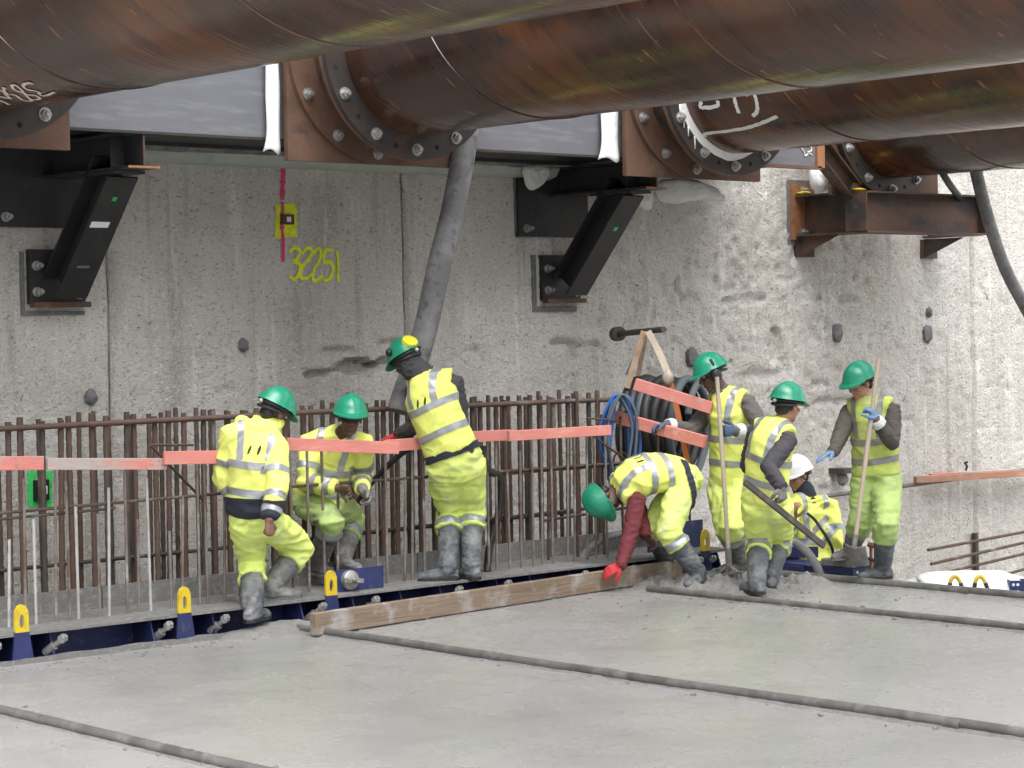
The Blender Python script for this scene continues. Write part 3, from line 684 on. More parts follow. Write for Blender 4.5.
cloth('packing_sack', ((628, 184), (652, 182), (653, 198), (652, 212), (640, 208), (622, 201)), 13.7, .05, 'sack', 'white sack flap hanging down beside the top of the black brace', 'sack', 'white packing sacks')
cloth('packing_sack', ((653, 180), (668, 177), (690, 179), (712, 185), (727, 199), (724, 202), (706, 199), (682, 203), (656, 205)), 13.75, .10, 'sack', 'long white sack lying squeezed under the flange with the white smear', 'sack', 'white packing sacks')
cloth('packing_sack', ((818, 158), (824, 164), (831, 178), (829, 189), (820, 194), (816, 193), (811, 182), (810, 168)), 13.9, .08, 'white', 'white sack hanging over the left end of the rusted seat beam', 'sack', 'white packing sacks')

# concrete hose hanging from the middle pipe, and cables on the right
def hose(name, pts, r, m, label, cat, n=12, group=None, wob=.0, ribs=0):
    pp = spline(pts, 10); o = MB().tube(pp, r, n, True, wob).build(name, m, None, True); autosmooth(o, 60); return tag(o, label, cat, group)
ph = [ony(476, 60, 13.0), ony(470, 110, 12.95), ony(464, 152, 12.9), ony(452, 215, 12.9), ony(440, 262, 12.9), ony(428, 318, 12.95), ony(416, 362, 13.0), ony(405, 392, 13.0), ony(399, 412, 13.0)]
hz = spline(ph, 10)
hs_ = MB().tube(hz, [.092 if 8 < i < len(hz) - 1 else .085 for i in range(len(hz))], 20, True, .0).build('concrete_hose', 'hosegrey', None, True); autosmooth(hs_, 60)
tag(hs_, 'thick dusty grey concrete hose hanging from the pipe down behind a worker', 'hose')
hose('power_cable', [ony(930, 150, 12.95), ony(948, 182, 12.95), ony(964, 203, 13.7), ony(971, 215, 14.0), ony(978, 222, 14.3)], .035, 'rubber', 'short black cable passing behind the right end of the seat beam', 'cable')
hose('drain_hose', [ony(970, 140, 12.9), ony(978, 180, 12.9), ony(990, 225, 12.9), ony(1005, 268, 12.9), ony(1024, 305, 12.9), ony(1050, 350, 12.9), ony(1085, 400, 13.0), ony(1100, 470, 13.2), ony(1105, 560, 13.4)], .062, 'hosegrey', 'dark hose hanging down at the right edge beside the seat beam', 'hose')
# ------------------------------------------------------------------ steel stop-end formwork along the slab edge
LY0, LY1, LZ = 12.41, 13.10, .19             # lip, upstand, top of the ledge
fmk = thing('formwork', (9.8, 12.7, -.2), 'dark blue steel edge formwork with a crusted grey ledge along the slab', 'formwork')
def crusty(name, x0, x1, y0, y1, z0, z1, m, parent, amp=.008, step=.05):
    nx = int((x1 - x0) / step) + 2; xs = np.linspace(x0, x1, nx); prof = [(y0, z0), (y0, z1), ((y0 * 2 + y1) / 3, z1), ((y0 + 2 * y1) / 3, z1), (y1, z1), (y1, z0)]; vs = []
    for x in xs:
        for (y, z) in prof:
            up = amp * (float(fbm(np.array([x * 6]), np.array([y * 9]), 11, 3)[0]) - .3) * 2
            vs.append((x, y - (up * .5 if y == y0 else 0), z + (up if z == z1 else 0)))
    fs = [tuple(f) for f in grid_faces(6, nx).tolist()] + [(i * 6, i * 6 + 5, (i + 1) * 6 + 5, (i + 1) * 6) for i in range(nx - 1)]
    fs += [tuple(range(6)), tuple(range((nx - 1) * 6, nx * 6))[::-1]]
    o = MB().add(vs, fs).build(name, m, parent); return autosmooth(o, 50)
X0, X1 = 5.2, 13.62
crusty('ledge', X0, X1, LY0, LY1 + .02, LZ - .014, LZ, 'crust', fmk, .006)
crusty('bottom_rail', X0, X1, LY0 - .035, LY0 + .02, -.05, .028, 'crust', fmk, .012)
MB().box(X0, X1, LY0 + .022, 12.72, -.05, -.01).build('channel_floor', 'blue', fmk)
MB().box(X0, X1, 12.68, 12.70, -.009, LZ - .016).build('channel_web', 'blue', fmk)
n = 6; cut = np.linspace(X0, X1, n + 1)
for a, b in zip(cut[:-1], cut[1:]): crusty('upstand', a + .004, b - .004, LY1 + .022, LY1 + .04, LZ - .05, LZ + .15, 'crust', fmk, .006)
for x in (5.5, 6.2, 6.75, 7.215, 7.97, 8.46, 9.2, 9.66, 10.1, 10.48, 11.04, 11.38, 11.8, 12.3, 12.75, 13.05, 13.5):
    MB().prism([(x, LY0 + .0, -.008), (x, 12.677, -.008), (x, 12.677, LZ - .017), (x, LY0 + .07, LZ - .017)], (.012, 0, 0)).build('gusset', 'blue', fmk)
for x in (5.76, 6.98, 8.20, 9.43, 13.29):
    y = LY0 - .01
    out = [(-.075, -.01), (.085, -.01), (.05, .20), (.048, .33), (.03, .365), (0, .378), (-.03, .365), (-.048, .33), (-.05, .20)]
    lug = MB().prism([(x + a, y, b) for a, b in out[:3] + [(-.05, .20)]], (0, .016, 0)).build('lifting_lug', 'blue', fmk)
    top = [(a, b) for a, b in out[2:]]
    hole = [(.016 * math.cos(t), .268 + .042 * math.sin(t)) for t in np.linspace(0, 2 * math.pi, 17)[:-1]]
    # yellow tip with an oval eye: bridge of two outlines
    m_ = 32
    def resample(poly, k):
        P = np.array(poly + [poly[0]]); s = np.r_[0, np.cumsum(np.linalg.norm(np.diff(P, axis=0), axis=1))]
        return np.c_[np.interp(np.linspace(0, s[-1], k + 1)[:-1], s, P[:, 0]), np.interp(np.linspace(0, s[-1], k + 1)[:-1], s, P[:, 1])]
    O = resample(top, m_); H = []
    for p in O:
        a = math.atan2((p[1] - .268), (p[0]) * 1.0); H.append((.017 * math.cos(a), .268 + .045 * math.sin(a)))
    vs = [(x + a, y - .001, b) for a, b in O] + [(x + a, y - .001, b) for a, b in H] + [(x + a, y + .017, b) for a, b in O] + [(x + a, y + .017, b) for a, b in H]
    fs = []
    for k in range(m_):
        k2 = (k + 1) % m_
        fs += [(k, k2, m_ + k2, m_ + k), (2 * m_ + k, 3 * m_ + k, 3 * m_ + k2, 2 * m_ + k2), (k, 2 * m_ + k, 2 * m_ + k2, k2), (m_ + k, m_ + k2, 3 * m_ + k2, 3 * m_ + k)]
    MB().add(vs, fs).build('yellow_eye', 'yellow', lug)
    MB().box(x - .012, x + .006, y + .017, 12.675, -.008, .17).build('lug_rib', 'blue', lug)
for i, x in enumerate((6.0, 6.76, 7.234, 8.03, 8.484, 9.311, 9.783, 10.574, 11.061, 11.866, 12.4, 13.17, 13.325)):
    ti = .05 * math.sin(i * 2.3)
    p0 = np.array([x - .02 + ti * .3, 12.50, .035]); p1 = np.array([x + .04, LY0 - .045, .150]); d = _n(p1 - p0)
    cl = autosmooth(MB().tube([p0, p0 + d * .085], .030, 12, True, .1).build('clamp_sleeve', 'crust', fmk))
    autosmooth(MB().tube([p0 + d * .085, p1], .017, 10).build('clamp_bolt', 'zinc', cl))
    autosmooth(MB().tube([p1 - d * .05, p1 - d * .015], .030, 6).build('clamp_nut', 'zinc', cl))
# tie anchor plate with round wing nut
ap = thing('anchor_plate', (9.73, LY0 + .16, LZ), 'blue steel plate with a round silver wing nut on the ledge', 'anchor plate')
MB().box(9.53, 10.02, LY0 + .14, LY0 + .16, LZ + .004, LZ + .16).build('plate', 'blue', ap)
c = np.array([9.70, LY0 + .139, LZ + .085])
autosmooth(MB().tube([c, c + [0, -.03, 0], c + [0, -.045, 0]], [.072, .07, .05], 20).build('wing_nut', 'zinc', ap))
autosmooth(MB().tube([c + [0, -.03, 0], c + [0, -.12, .005]], .018, 10).build('tie_rod', 'zinc', ap))
for s_ in (-1, 1): autosmooth(MB().bar(c + [s_ * .02, -.055, 0], c + [s_ * .085, -.055, -.01 * s_], .022, .03).build('wing', 'zinc', ap))

# ------------------------------------------------------------------ reinforcement cage
cage = thing('rebar_cage', (9.6, 13.2, 0), 'long cage of rusty upright reinforcing bars in front of the wall', 'rebar cage')
def rbar(name, p0, p1, r, m, n=8):
    p0, p1 = np.array(p0, float), np.array(p1, float); L_ = np.linalg.norm(p1 - p0); k = max(2, int(L_ / .045)) if r > .009 else 2
    o = MB().tube([p0 + (p1 - p0) * t for t in np.linspace(0, 1, k)], [r * (1 + (.07 if i % 2 else -.07)) for i in range(k)] if k > 2 else r, n).build(name, m, cage, True, flip=False)
    return autosmooth(o, 50)
x = 6.3; i = 0
while x < 12.85:                                                   # front row of thick bars
    j = random.uniform(-.025, .025); tl = random.uniform(-.018, .018)
    rbar('upright_bar', (x + j, 13.17, .02), (x + j + tl, 13.16 + random.uniform(-.02, .02), 1.50 + random.uniform(-.015, .035)), .0205, 'rebar' if i % 5 else 'rebar_dark')
    x += .128; i += 1
x = 6.36; i = 0
while x < 13.0:                                                    # back row
    j = random.uniform(-.03, .03); tl = random.uniform(-.02, .02)
    rbar('upright_bar', (x + j, 13.52, -.6), (x + j + tl, 13.52, 1.50 + random.uniform(-.03, .04)), .0175, 'rebar_dark' if i % 4 else 'rebar')
    x += .142; i += 1
x = 6.50; i = 0
while x < 12.6:                                                    # thin rods standing on the ledge
    j = random.uniform(-.03, .03)
    low = x < 8.35
    zt = random.uniform(.72, 1.22) if low else random.choice((1.22, 1.22, 1.24, 1.1, .95))
    if 9.75 < x < 10.02: x += .13; continue
    zb = LZ - .01
    rbar('dowel_rod', (x + j, 12.74, zb), (x + j + random.uniform(-.02, .02), 12.73, zt), .0105, 'rodpale' if (low and i % 5 in (0, 2)) else 'rod')
    x += .112 if low else .120; i += 1
rbar('top_bar', (6.2, 13.13, 1.455), (9.6, 13.13, 1.462), .02, 'rebar'); rbar('top_bar', (9.45, 13.10, 1.47), (12.95, 13.13, 1.45), .02, 'rebar')
rbar('top_bar', (6.2, 13.545, 1.44), (12.95, 13.545, 1.44), .014, 'rebar_dark')
rbar('middle_bar', (6.3, 12.755, .925), (9.3, 12.755, .955), .011, 'rebar'); rbar('middle_bar', (9.1, 12.758, .96), (12.7, 12.755, .945), .012, 'rebar')
rbar('middle_bar', (6.3, 12.77, .88), (7.9, 12.76, .905), .010, 'rebar_dark'); rbar('middle_bar', (10.7, 12.77, .925), (12.7, 12.77, .93), .009, 'rebar')
rbar('lower_bar', (6.3, 13.49, .47), (12.9, 13.49, .50), .014, 'rebar_dark'); rbar('lower_bar', (9.9, 13.2, .53), (12.9, 13.2, .55), .012, 'rebar_dark')
rbar('lower_bar', (11.9, 12.9, .52), (12.9, 12.9, .56), .012, 'rebar_dark')
for a, b, ya, yb, r_ in (((150, 445), (205, 502), 12.64, 13.1, .010), ((150, 445), (193, 445), 12.64, 12.9, .009), ((585, 430), (640, 470), 12.64, 12.8, .009), ((587, 418), (622, 421), 12.64, 12.8, .008),
                     ((590, 425), (612, 432), 13.0, 12.9, .007), ((470, 450), (488, 478), 12.75, 12.75, .01)):
    rbar('loose_tie_bar', ony(*a, ya), ony(*b, yb), r_, 'rebar')
# bent hairpins and a few spacer bars near the end of the cage
for px in (548, 577, 597):
    p = ony(px, 540, 12.95); rbar('upright_bar', (p[0], 12.95, .1), (p[0] + .01, 12.93, 1.47 + random.uniform(-.02, .05)), .012, 'rebar')
for px, yy in ((604, 12.9), (623, 12.8), (660, 12.85), (676, 12.9), (690, 12.95)):
    p = ony(px, 520, yy); rbar('upright_bar', (p[0], yy, .1), (p[0] - .01, yy, random.uniform(.85, 1.35)), .011, 'rebar')
hp = [ony(616, 478, 12.9), ony(614, 458, 12.9), ony(621, 452, 12.9), ony(627, 458, 12.9), ony(627, 480, 12.9)]
autosmooth(MB().tube(spline(hp, 5), .009, 8).build('hairpin_bar', 'rebar', cage))

# ------------------------------------------------------------------ pink guard rails, plank
def plank(name, p0, p1, w, h, m, label, cat, group=None, up=(0, 0, 1), bev=.003):
    o = MB().bar(p0, p1, w, h, up)
    n = 10; p0, p1 = np.array(p0, float), np.array(p1, float)
    o = o.build(name, m, None, False, bev); return tag(o, label, cat, group)
GR = 'pink guard rails along the cage'
def pr(a, b, y, m, label, w=.03, h=.09, ya=None): return plank('guard_rail', ony(*a, y), ony(*b, ya or y), w, h, m, label, 'guard rail', GR)
pr((-60, 464), (43, 463), 12.62, 'pinkworn', 'pink and grey rail end at the far left edge by the green mark')
pr((47, 464), (166, 464), 12.63, 'pinkworn', 'worn grey timber rail with flaking pink paint over the green mark', .03, .078)
pr((164, 458), (224, 457), 12.59, 'pink', 'short pink rail between the worn rail and the worker in the yellow jacket')
pr((286, 444), (398, 448), 12.56, 'pink', 'pink rail in front of the crouching worker inside the cage')
pr((384, 446), (470, 440), 12.70, 'pink', 'pink rail under the red glove of the hooded worker')
pr((468, 437), (510, 435), 12.69, 'pink', 'short pink rail at the back of the hooded worker', .03, .085)
pr((508, 436), (610, 430), 12.56, 'pink', 'pink rail reaching the right end of the cage', .035, .08)
pd0 = onz(313, 637, 0); pd1 = onz(680, 579, 0)
pl = thing('levelling_plank', (pd0 + pd1) / 2, 'long weathered timber plank on edge on the wet slab', 'plank')
d_ = _n(pd1 - pd0); nx_ = np.array([-d_[1], d_[0], 0])
MB().bar(pd0 + [0, 0, .085], pd1 + [0, 0, .085], .06, .15).build('board', 'plank', pl, False, .004)
for s_ in (.006, .13): MB().bar(pd0 + d_ * (.02 + s_ * 3) + [0, 0, .004], pd0 + d_ * (.06 + s_ * 3) + [0, 0, .004], .05, .04).build('skid_block', 'rail', pl)

# coil of black hose hung on the wall by straps, blue hose coil
p = ony(613, 334, WY); q = ony(664, 330, WY - .0)
hk = thing('wall_hook', (p[0], WY, p[2]), 'dark steel bar projecting from the wall above the black hose coil', 'steel bar')
pb = np.array([14.30, WY + .02, 1.99]); 
e0, e1 = at(617, 334, 19.5), at(664, 329.5, 18.6)
autosmooth(MB().tube([e0, e1], .026, 12).build('bar', 'steelbar', hk)); autosmooth(MB().tube([e0 - (e1 - e0) * .03, e0 + (e1 - e0) * .06], .065, 14).build('collar', 'steelbar', hk))
D = 18.9
cc = at(667, 427, D); ax = cdir(.88, .0, .48)                           # coil axis
cu = _n(CU - ax * (CU @ ax)); cs = np.cross(ax, cu)
co = thing('hose_coil', cc - np.array([0, 0, .55]), 'big coil of black and grey hose slung on straps', 'hose coil')
for k in range(7):
    off = -.26 + k * .078; r_ = .37 + .02 * math.sin(k * 2.4); el = 1.06
    pts = [cc + ax * (off + .012 * math.sin(a * 3 + k)) + cs * (r_ * math.cos(a)) + cu * (r_ * el * math.sin(a)) for a in np.linspace(0, 2 * math.pi, 49)]
    autosmooth(MB().tube(pts, .047 if k < 6 else .036, 10, False).build('hose_turn', 'paleblue' if k in (2, 6) else 'rubber', co), 80)
pts = [cc + ax * .33 + cs * (.31 * math.cos(a)) + cu * (.39 * math.sin(a)) for a in np.linspace(.3, 2.9, 20)]
autosmooth(MB().tube(pts, .03, 10).build('hose_turn', 'paleblue', co), 80)
MB().bar(at(628, 376, 19.0), at(636, 358, 19.0), .05, .05).build('hose_end', 'hosegrey', co)
def strap(name, pts, w, m, label, cat='strap', group=None):
    pp = spline(pts, 6) if len(pts) > 2 else [np.array(p) for p in pts]; vs = []
    for i, p in enumerate(pp):
        d = _n(pp[min(i + 1, len(pp) - 1)] - pp[max(i - 1, 0)]); s = _n(np.cross(d, CB))
        vs += [p - s * w / 2, p + s * w / 2]
    o = link_mesh(name, vs, [tuple(f) for f in grid_faces(2, len(pp)).tolist()], m, None, False); o.modifiers.new('s', 'SOLIDIFY').thickness = .005
    return tag(o, label, cat, group)
ST = 'straps on the hose coil'
strap('lifting_strap', [at(644, 331, 18.75), at(636, 358, 18.75), at(627, 388, 18.75)], .05, 'strap', 'tan strap running down to the left from the wall bar', group=ST)
strap('lifting_strap', [at(648, 331, 18.72), at(659, 352, 18.5), at(668, 374, 18.3)], .055, 'handle', 'pale strap running down to the right from the wall bar into a knot', group=ST)
strap('lifting_strap', [at(646, 332, 18.8), at(643, 350, 18.85), at(638, 376, 18.9)], .04, 'strap', 'middle strap hanging down from the wall bar onto the coil', group=ST)
kn = MB().blob(at(668, 378, 18.28), .05, .05, .07, 10, 8, .3).build('strap_knot', 'handle', None, True); tag(kn, 'pale knot where the strap holds the coil', 'knot')
strap('hanging_strap', [at(671, 384, 18.27), at(676, 404, 18.3), at(683, 440, 18.3), at(688, 466, 18.3)], .045, 'orangestrap', 'orange strap hanging down from the knot behind the pink planks', group=ST)
bc = thing('blue_hose_coil', ony(618, 480, 13.35), 'coil of thin bright blue hose hanging on the end of the cage', 'hose coil')
c0 = at(620, 440, 18.0); a1 = cdir(.3, 0, .95); u1 = _n(CU - a1 * (CU @ a1)); s1 = np.cross(a1, u1)
for k in range(8):
    w_, h_ = .115 + .014 * math.sin(k * 1.9), .36 + .012 * math.cos(k * 2.7)
    pts = [c0 + a1 * (k * .02 - .05) + s1 * (w_ * math.cos(a) + .012 * math.sin(a * 4 + k)) + u1 * (h_ * math.sin(a)) + s1 * .03 * math.sin(k * 1.3) for a in np.linspace(0, 2 * math.pi, 45)]
    autosmooth(MB().tube(pts, .0125, 8, False).build('hose_turn', 'bluehose' if k < 6 else 'paleblue', bc), 80)

# vibrator hoses and other hoses in the cage
hose('vibrator_hose', [at(412, 446, 16.6), at(394, 460, 16.7), at(376, 478, 16.8), at(366, 490, 16.85), at(358, 505, 16.9), at(357, 540, 16.95), at(357, 572, 17.0)], .022, 'rubber', 'black poker hose running from the hooded worker down between the bars', 'hose')
autosmooth(tag(MB().tube([at(357, 515, 16.9), at(356, 548, 16.95), at(356, 576, 17)], [.035, .036, .03], 14).build('vibrator_poker', 'steelbar'), 'thick steel poker standing by the crouching worker', 'tool'))
hose('ribbed_hose', [at(483, 446, 17.0), at(488, 470, 17.0), at(500, 478, 17.1), at(499, 510, 17.15), at(490, 545, 17.1), at(487, 572, 17.0)], .030, 'rubber', 'black ribbed hose hanging between the bars behind the hooded worker', 'hose', wob=.12)
hose('grey_hose', [ony(577, 566, 12.95), ony(590, 548, 12.95), ony(612, 536, 12.98), ony(640, 532, 13.05), ony(668, 536, 13.1)], .030, 'hosegrey', 'grey hose arching over the ledge by the bending worker', 'hose')

# ------------------------------------------------------------------ right side: handrail, rods, sacks, blue boxes
hr = thing('handrail', ony(940, 484, 14.15), 'thin grey handrail tube along the pale wall', 'handrail')
autosmooth(MB().tube([ony(822, 496.5, 14.17), ony(890, 488, 14.15), ony(1060, 465, 14.1)], .021, 10).build('tube', 'rail', hr))
for px, py in ((842, 478), ):
    c = ony(px, py, 14.2); autosmooth(MB().blob(c, .06, .06, .08, 9, 6, .4).build('wall_bracket', 'toolsteel', hr)); MB().box(c[0] - .09, c[0] + .09, 14.1, WY, c[2] + .05, c[2] + .10).build('wall_bracket', 'steelbar', hr)
plank('guard_rail', ony(915, 480, 14.12), ony(1070, 470, 14.05), .05, .07, 'brownboard', 'weathered brown board lying on the handrail by the pale wall', 'board', None)
plank('guard_rail', ony(930, 476, 14.18), ony(1070, 468, 14.15), .04, .05, 'pinkworn', 'faded pink board behind the brown one on the handrail', 'board', None)
hk_ = MB().tube(spline([ony(966, 470, 14.1), ony(967, 466, 14.06), ony(965, 463, 14.03), ony(968, 462, 14.0)], 4), .012, 8).build('hook_bar', 'steelbar'); tag(hk_, 'small bent hook on the boards at the pale wall', 'hook')
for a, b, l in (((928, 550), (1040, 529), 'topmost'), ((931, 564), (1040, 539), 'second from the top'), ((931, 576), (1040, 550), 'third from the top'), ((985, 580), (1040, 565), 'lowest and shortest')):
    o = MB().tube([ony(*a, 13.9), ony(*b, 13.85)], .016, 8).build('loose_rod', 'rebar'); autosmooth(o); tag(o, f'thin rusty rod above the white sack, {l} of the four', 'steel rod', 'rusty rods above the white sack')
pst = MB().bar(ony(975, 533, 14.26), ony(976, 575, 14.26), .05, .05, (0, 1, 0)).build('steel_post', 'steelbar'); tag(pst, 'dark stub post against the joint in the pale wall', 'post')
# white bulk sack beyond the slab edge
vs = []; sc = at(968, 600, 17.6); n, m_ = 40, 16
bx = MB(); mbv = []
for j in range(m_):
    for i in range(n):
        a = 2 * math.pi * i / n; v = j / (m_ - 1) * math.pi / 2; e = .55
        ca, sa = math.cos(a), math.sin(a); rr = math.cos(v) ** .5
        nz = 1 + .08 * math.sin(3 * a + j) + .05 * math.sin(7 * a - j * .7)
        mbv.append(sc + np.array([.74, -.67, 0]) * (.52 * np.sign(ca) * abs(ca) ** e * rr * nz) + np.array([.67, .74, 0]) * (.30 * np.sign(sa) * abs(sa) ** e * rr * nz) + np.array([0, 0, .23 * math.sin(v) * (1 + .10 * math.sin(5 * a)) - .02]))
fs = [(j * n + i, j * n + (i + 1) % n, (j + 1) * n + (i + 1) % n, (j + 1) * n + i) for j in range(m_ - 1) for i in range(n)]
bs = thing('bulk_sack', sc - np.array([0, 0, .1]), 'white bulk sack with two yellow lifting loops beyond the slab edge', 'sack')
bx.add(mbv, fs + [tuple((m_ - 1) * n + i for i in range(n))]).build('bag', 'white', bs, True)
for px in (956, 981):
    a, b = at(px - 7, 590, 17.25), at(px + 7, 590, 17.25)
    pts = [a, at(px - 5, 580, 17.25), at(px - 1, 576.5, 17.25), at(px + 3, 580, 17.25), b]; pp = spline(pts, 6)
    autosmooth(MB().tube(pp[4:-4], .016, 8).build('lifting_loop', 'yellow', bs)); MB().tube(pp[:5], .017, 8).build('loop_sleeve', 'rubber', bs); MB().tube(pp[-5:], .017, 8).build('loop_sleeve', 'rubber', bs)
def blue_box(name, D, px0, px1, py0, py1, deep, label, holes):
    a, b = at(px0, py1, D), at(px1, py1, D); zt = at(px0, py0, D)[2] - a[2]; w = b - a; back = _n(np.array([.67, .74, 0])) * deep
    a[2] = b[2] = min(a[2], b[2]); t = thing(name, (a + b) / 2 + back / 2, label, 'steel box'); up = np.array([0, 0, zt])
    w[2] = 0; th = .012; nb = _n(back)
    MB().prism([a, a + w, a + w + up, a + up], nb * th).build('front_plate', 'blue', t)
    MB().prism([a + back, a + w + back, a + w + up + back, a + up + back], nb * th).build('back_plate', 'blue', t)
    for q in (a, a + w - _n(w) * th): MB().prism([q + nb * (th + .001), q + back - nb * .001, q + back + up - nb * .001, q + up + nb * (th + .001)], _n(w) * th).build('side_plate', 'blue', t)
    MB().prism([a + nb * th, a + w + nb * th, a + w + back - nb * .002, a + back - nb * .002], (0, 0, .01)).build('base_plate', 'blue', t)
    for (u, v) in holes:
        c = a + w * u + up * v - nb * .002; autosmooth(MB().tube([c, c + nb * .004], .012, 10).build('bolt_hole', 'sticker', t))
    return t
blue_box('formwork_box', 17.3, 1010, 1050, 580, 596, .12, 'dark blue steel box with white bolt holes at the right edge beside the sack', ((.09, .3), (.09, .75), (.2, .3), (.2, .75)))
# ------------------------------------------------------------------ people
MAT['skin_dark'] = mat('dark_skin', (.085, .046, .032), .5, 0, [((.08, .042, .028), 30, .45, .7)])
MAT['skin_light'] = mat('light_skin', (.42, .22, .15), .5, 0, [((.36, .17, .115), 30, .45, .7)])
MAT['skin_brown'] = mat('brown_skin', (.20, .10, .065), .5, 0, [((.15, .07, .045), 30, .45, .7)])
def fabric(name, c, dirt=(.35, .34, .31), dlo=.60, dhi=.85, rough=.85):
    return mat(name, c, rough, 0, [(tuple(q * .86 for q in c), 9, .45, .7), (dirt, 5, dlo, dhi), (dirt, 26, .66, .85)], [(220, .0015), (30, .004)])
MAT['hivis'] = fabric('fluorescent_yellow_fabric', (.80, .86, .20), (.64, .69, .30), .62, .95)
MAT['hivis_dirty'] = fabric('dirty_fluorescent_fabric', (.52, .62, .14), (.31, .32, .20), .48, .74)
MAT['hivis_trousers'] = fabric('fluorescent_trousers', (.70, .83, .21), (.54, .59, .32), .53, .78)
MAT['hivis_dull'] = fabric('dull_green_trousers', (.42, .56, .19), (.20, .23, .13), .5, .76)
MAT['tape'] = mat('reflective_tape', (.34, .36, .38), .38, .35, [((.27, .285, .30), 12, .45, .7)], [(120, .001)])
MAT['tape_dirty'] = mat('dirty_reflective_tape', (.25, .25, .24), .5, .2, [((.18, .175, .16), 12, .45, .7)])
MAT['jumper_dark'] = fabric('charcoal_jumper', (.055, .053, .062), (.11, .105, .105), .58, .9)
MAT['jumper_grey'] = fabric('grey_jumper', (.115, .105, .10), (.17, .16, .15), .55, .9)
MAT['jumper_brown'] = fabric('brown_grey_fleece', (.085, .074, .065), (.14, .13, .12), .55, .9)
MAT['jumper_red'] = fabric('maroon_jumper', (.135, .022, .030), (.19, .05, .055), .6, .9)
MAT['navy'] = fabric('navy_fabric', (.022, .026, .042), (.06, .06, .07), .6, .9)
MAT['boot'] = mat('muddy_rubber_boot', (.075, .085, .10), .55, 0, [((.20, .205, .205), 7, .46, .68), ((.31, .305, .29), 4.5, .56, .74), ((.05, .055, .06), 16, .6, .8)], [(40, .006)])
MAT['boot_crusted'] = mat('cement_caked_boot', (.13, .135, .135), .8, 0, [((.27, .265, .25), 7, .42, .66), ((.07, .075, .08), 9, .55, .75)], [(30, .012)])
MAT['helmet'] = mat('green_helmet_plastic', (.014, .235, .140), .28, 0, [((.03, .22, .13), 7, .52, .8), ((.16, .30, .23), 24, .70, .9)], spec=.5)
MAT['helmet_white'] = mat('white_helmet_plastic', (.74, .75, .76), .3, 0)
MAT['glove_red'] = fabric('red_glove', (.50, .035, .045), (.30, .10, .10), .58, .9)
MAT['glove_blue'] = fabric('blue_grey_glove', (.07, .10, .18), (.20, .22, .26), .52, .8)
MAT['glove_bright'] = fabric('light_blue_glove', (.14, .25, .44), (.25, .30, .37), .52, .8)
MAT['glove_grey'] = fabric('grey_glove', (.20, .195, .19), (.12, .115, .11), .5, .8)
MAT['cuff'] = fabric('white_cuff', (.60, .61, .60), (.40, .40, .39), .55, .85)
MAT['black_plastic'] = mat('black_plastic', (.014, .014, .016), .4)
MAT['eye'] = mat('eye_white', (.5, .48, .45), .3)
MAT['lens'] = mat('clear_yellow_lens', (.45, .42, .28), .12)
MAT['printmark'] = mat('printed_dark_mark', (.035, .04, .03), .8)
MAT['badge'] = mat('yellow_badge', (.72, .66, .03), .5, 0, [((.55, .50, .06), 30, .5, .75)])

def ell_tube(path, rad, side=None, n=20, cap=(True, True)):
    """closed tube with elliptical sections: rad = (half width along side, half depth) per point"""
    path = [np.array(p, float) for p in path]; m = len(path); rad = [(r, r) if np.isscalar(r) else r for r in rad]
    sec = []; sd = None if side is None else _n(np.array(side, float))
    tang = [_n(path[min(i + 1, m - 1)] - path[max(i - 1, 0)]) for i in range(m)]
    for i in range(m):
        t = tang[i]; b = perp(t) if sd is None else sd - t * (sd @ t)
        if side is None: sd = b = _n(b)
        b = _n(b); sec.append((path[i], b, np.cross(t, b), rad[i][0], rad[i][1], t))
    p, b, u, ra, rb, t = sec[0]; rm = min(ra, rb) * (.8 if cap[0] else .05)
    head = [(p - t * rm * .9, b, u, ra * .45, rb * .45, t), (p - t * rm * .55, b, u, ra * .82, rb * .82, t)]
    p, b, u, ra, rb, t = sec[-1]; rm = min(ra, rb) * (.8 if cap[1] else .05)
    tail = [(p + t * rm * .55, b, u, ra * .82, rb * .82, t), (p + t * rm * .9, b, u, ra * .45, rb * .45, t)]
    vs = []; sec = head + sec + tail
    for (p, b, u, ra, rb, t) in sec:
        for k in range(n): a = 2 * math.pi * k / n; vs.append(p + b * math.cos(a) * ra + u * math.sin(a) * rb)
    k_ = len(sec); fs = [(i * n + k, i * n + (k + 1) % n, (i + 1) * n + (k + 1) % n, (i + 1) * n + k) for i in range(k_ - 1) for k in range(n)]
    fs += [tuple(range(n))[::-1], tuple(range((k_ - 1) * n, k_ * n))]
    return vs, fs
def ell(c, rx, ry, rz, ax, n=16):
    mb = MB().blob(c, rx, ry, rz, n, 10, 0, np.array(ax)); return mb.v, [tuple(reversed(f)) for f in mb.f]
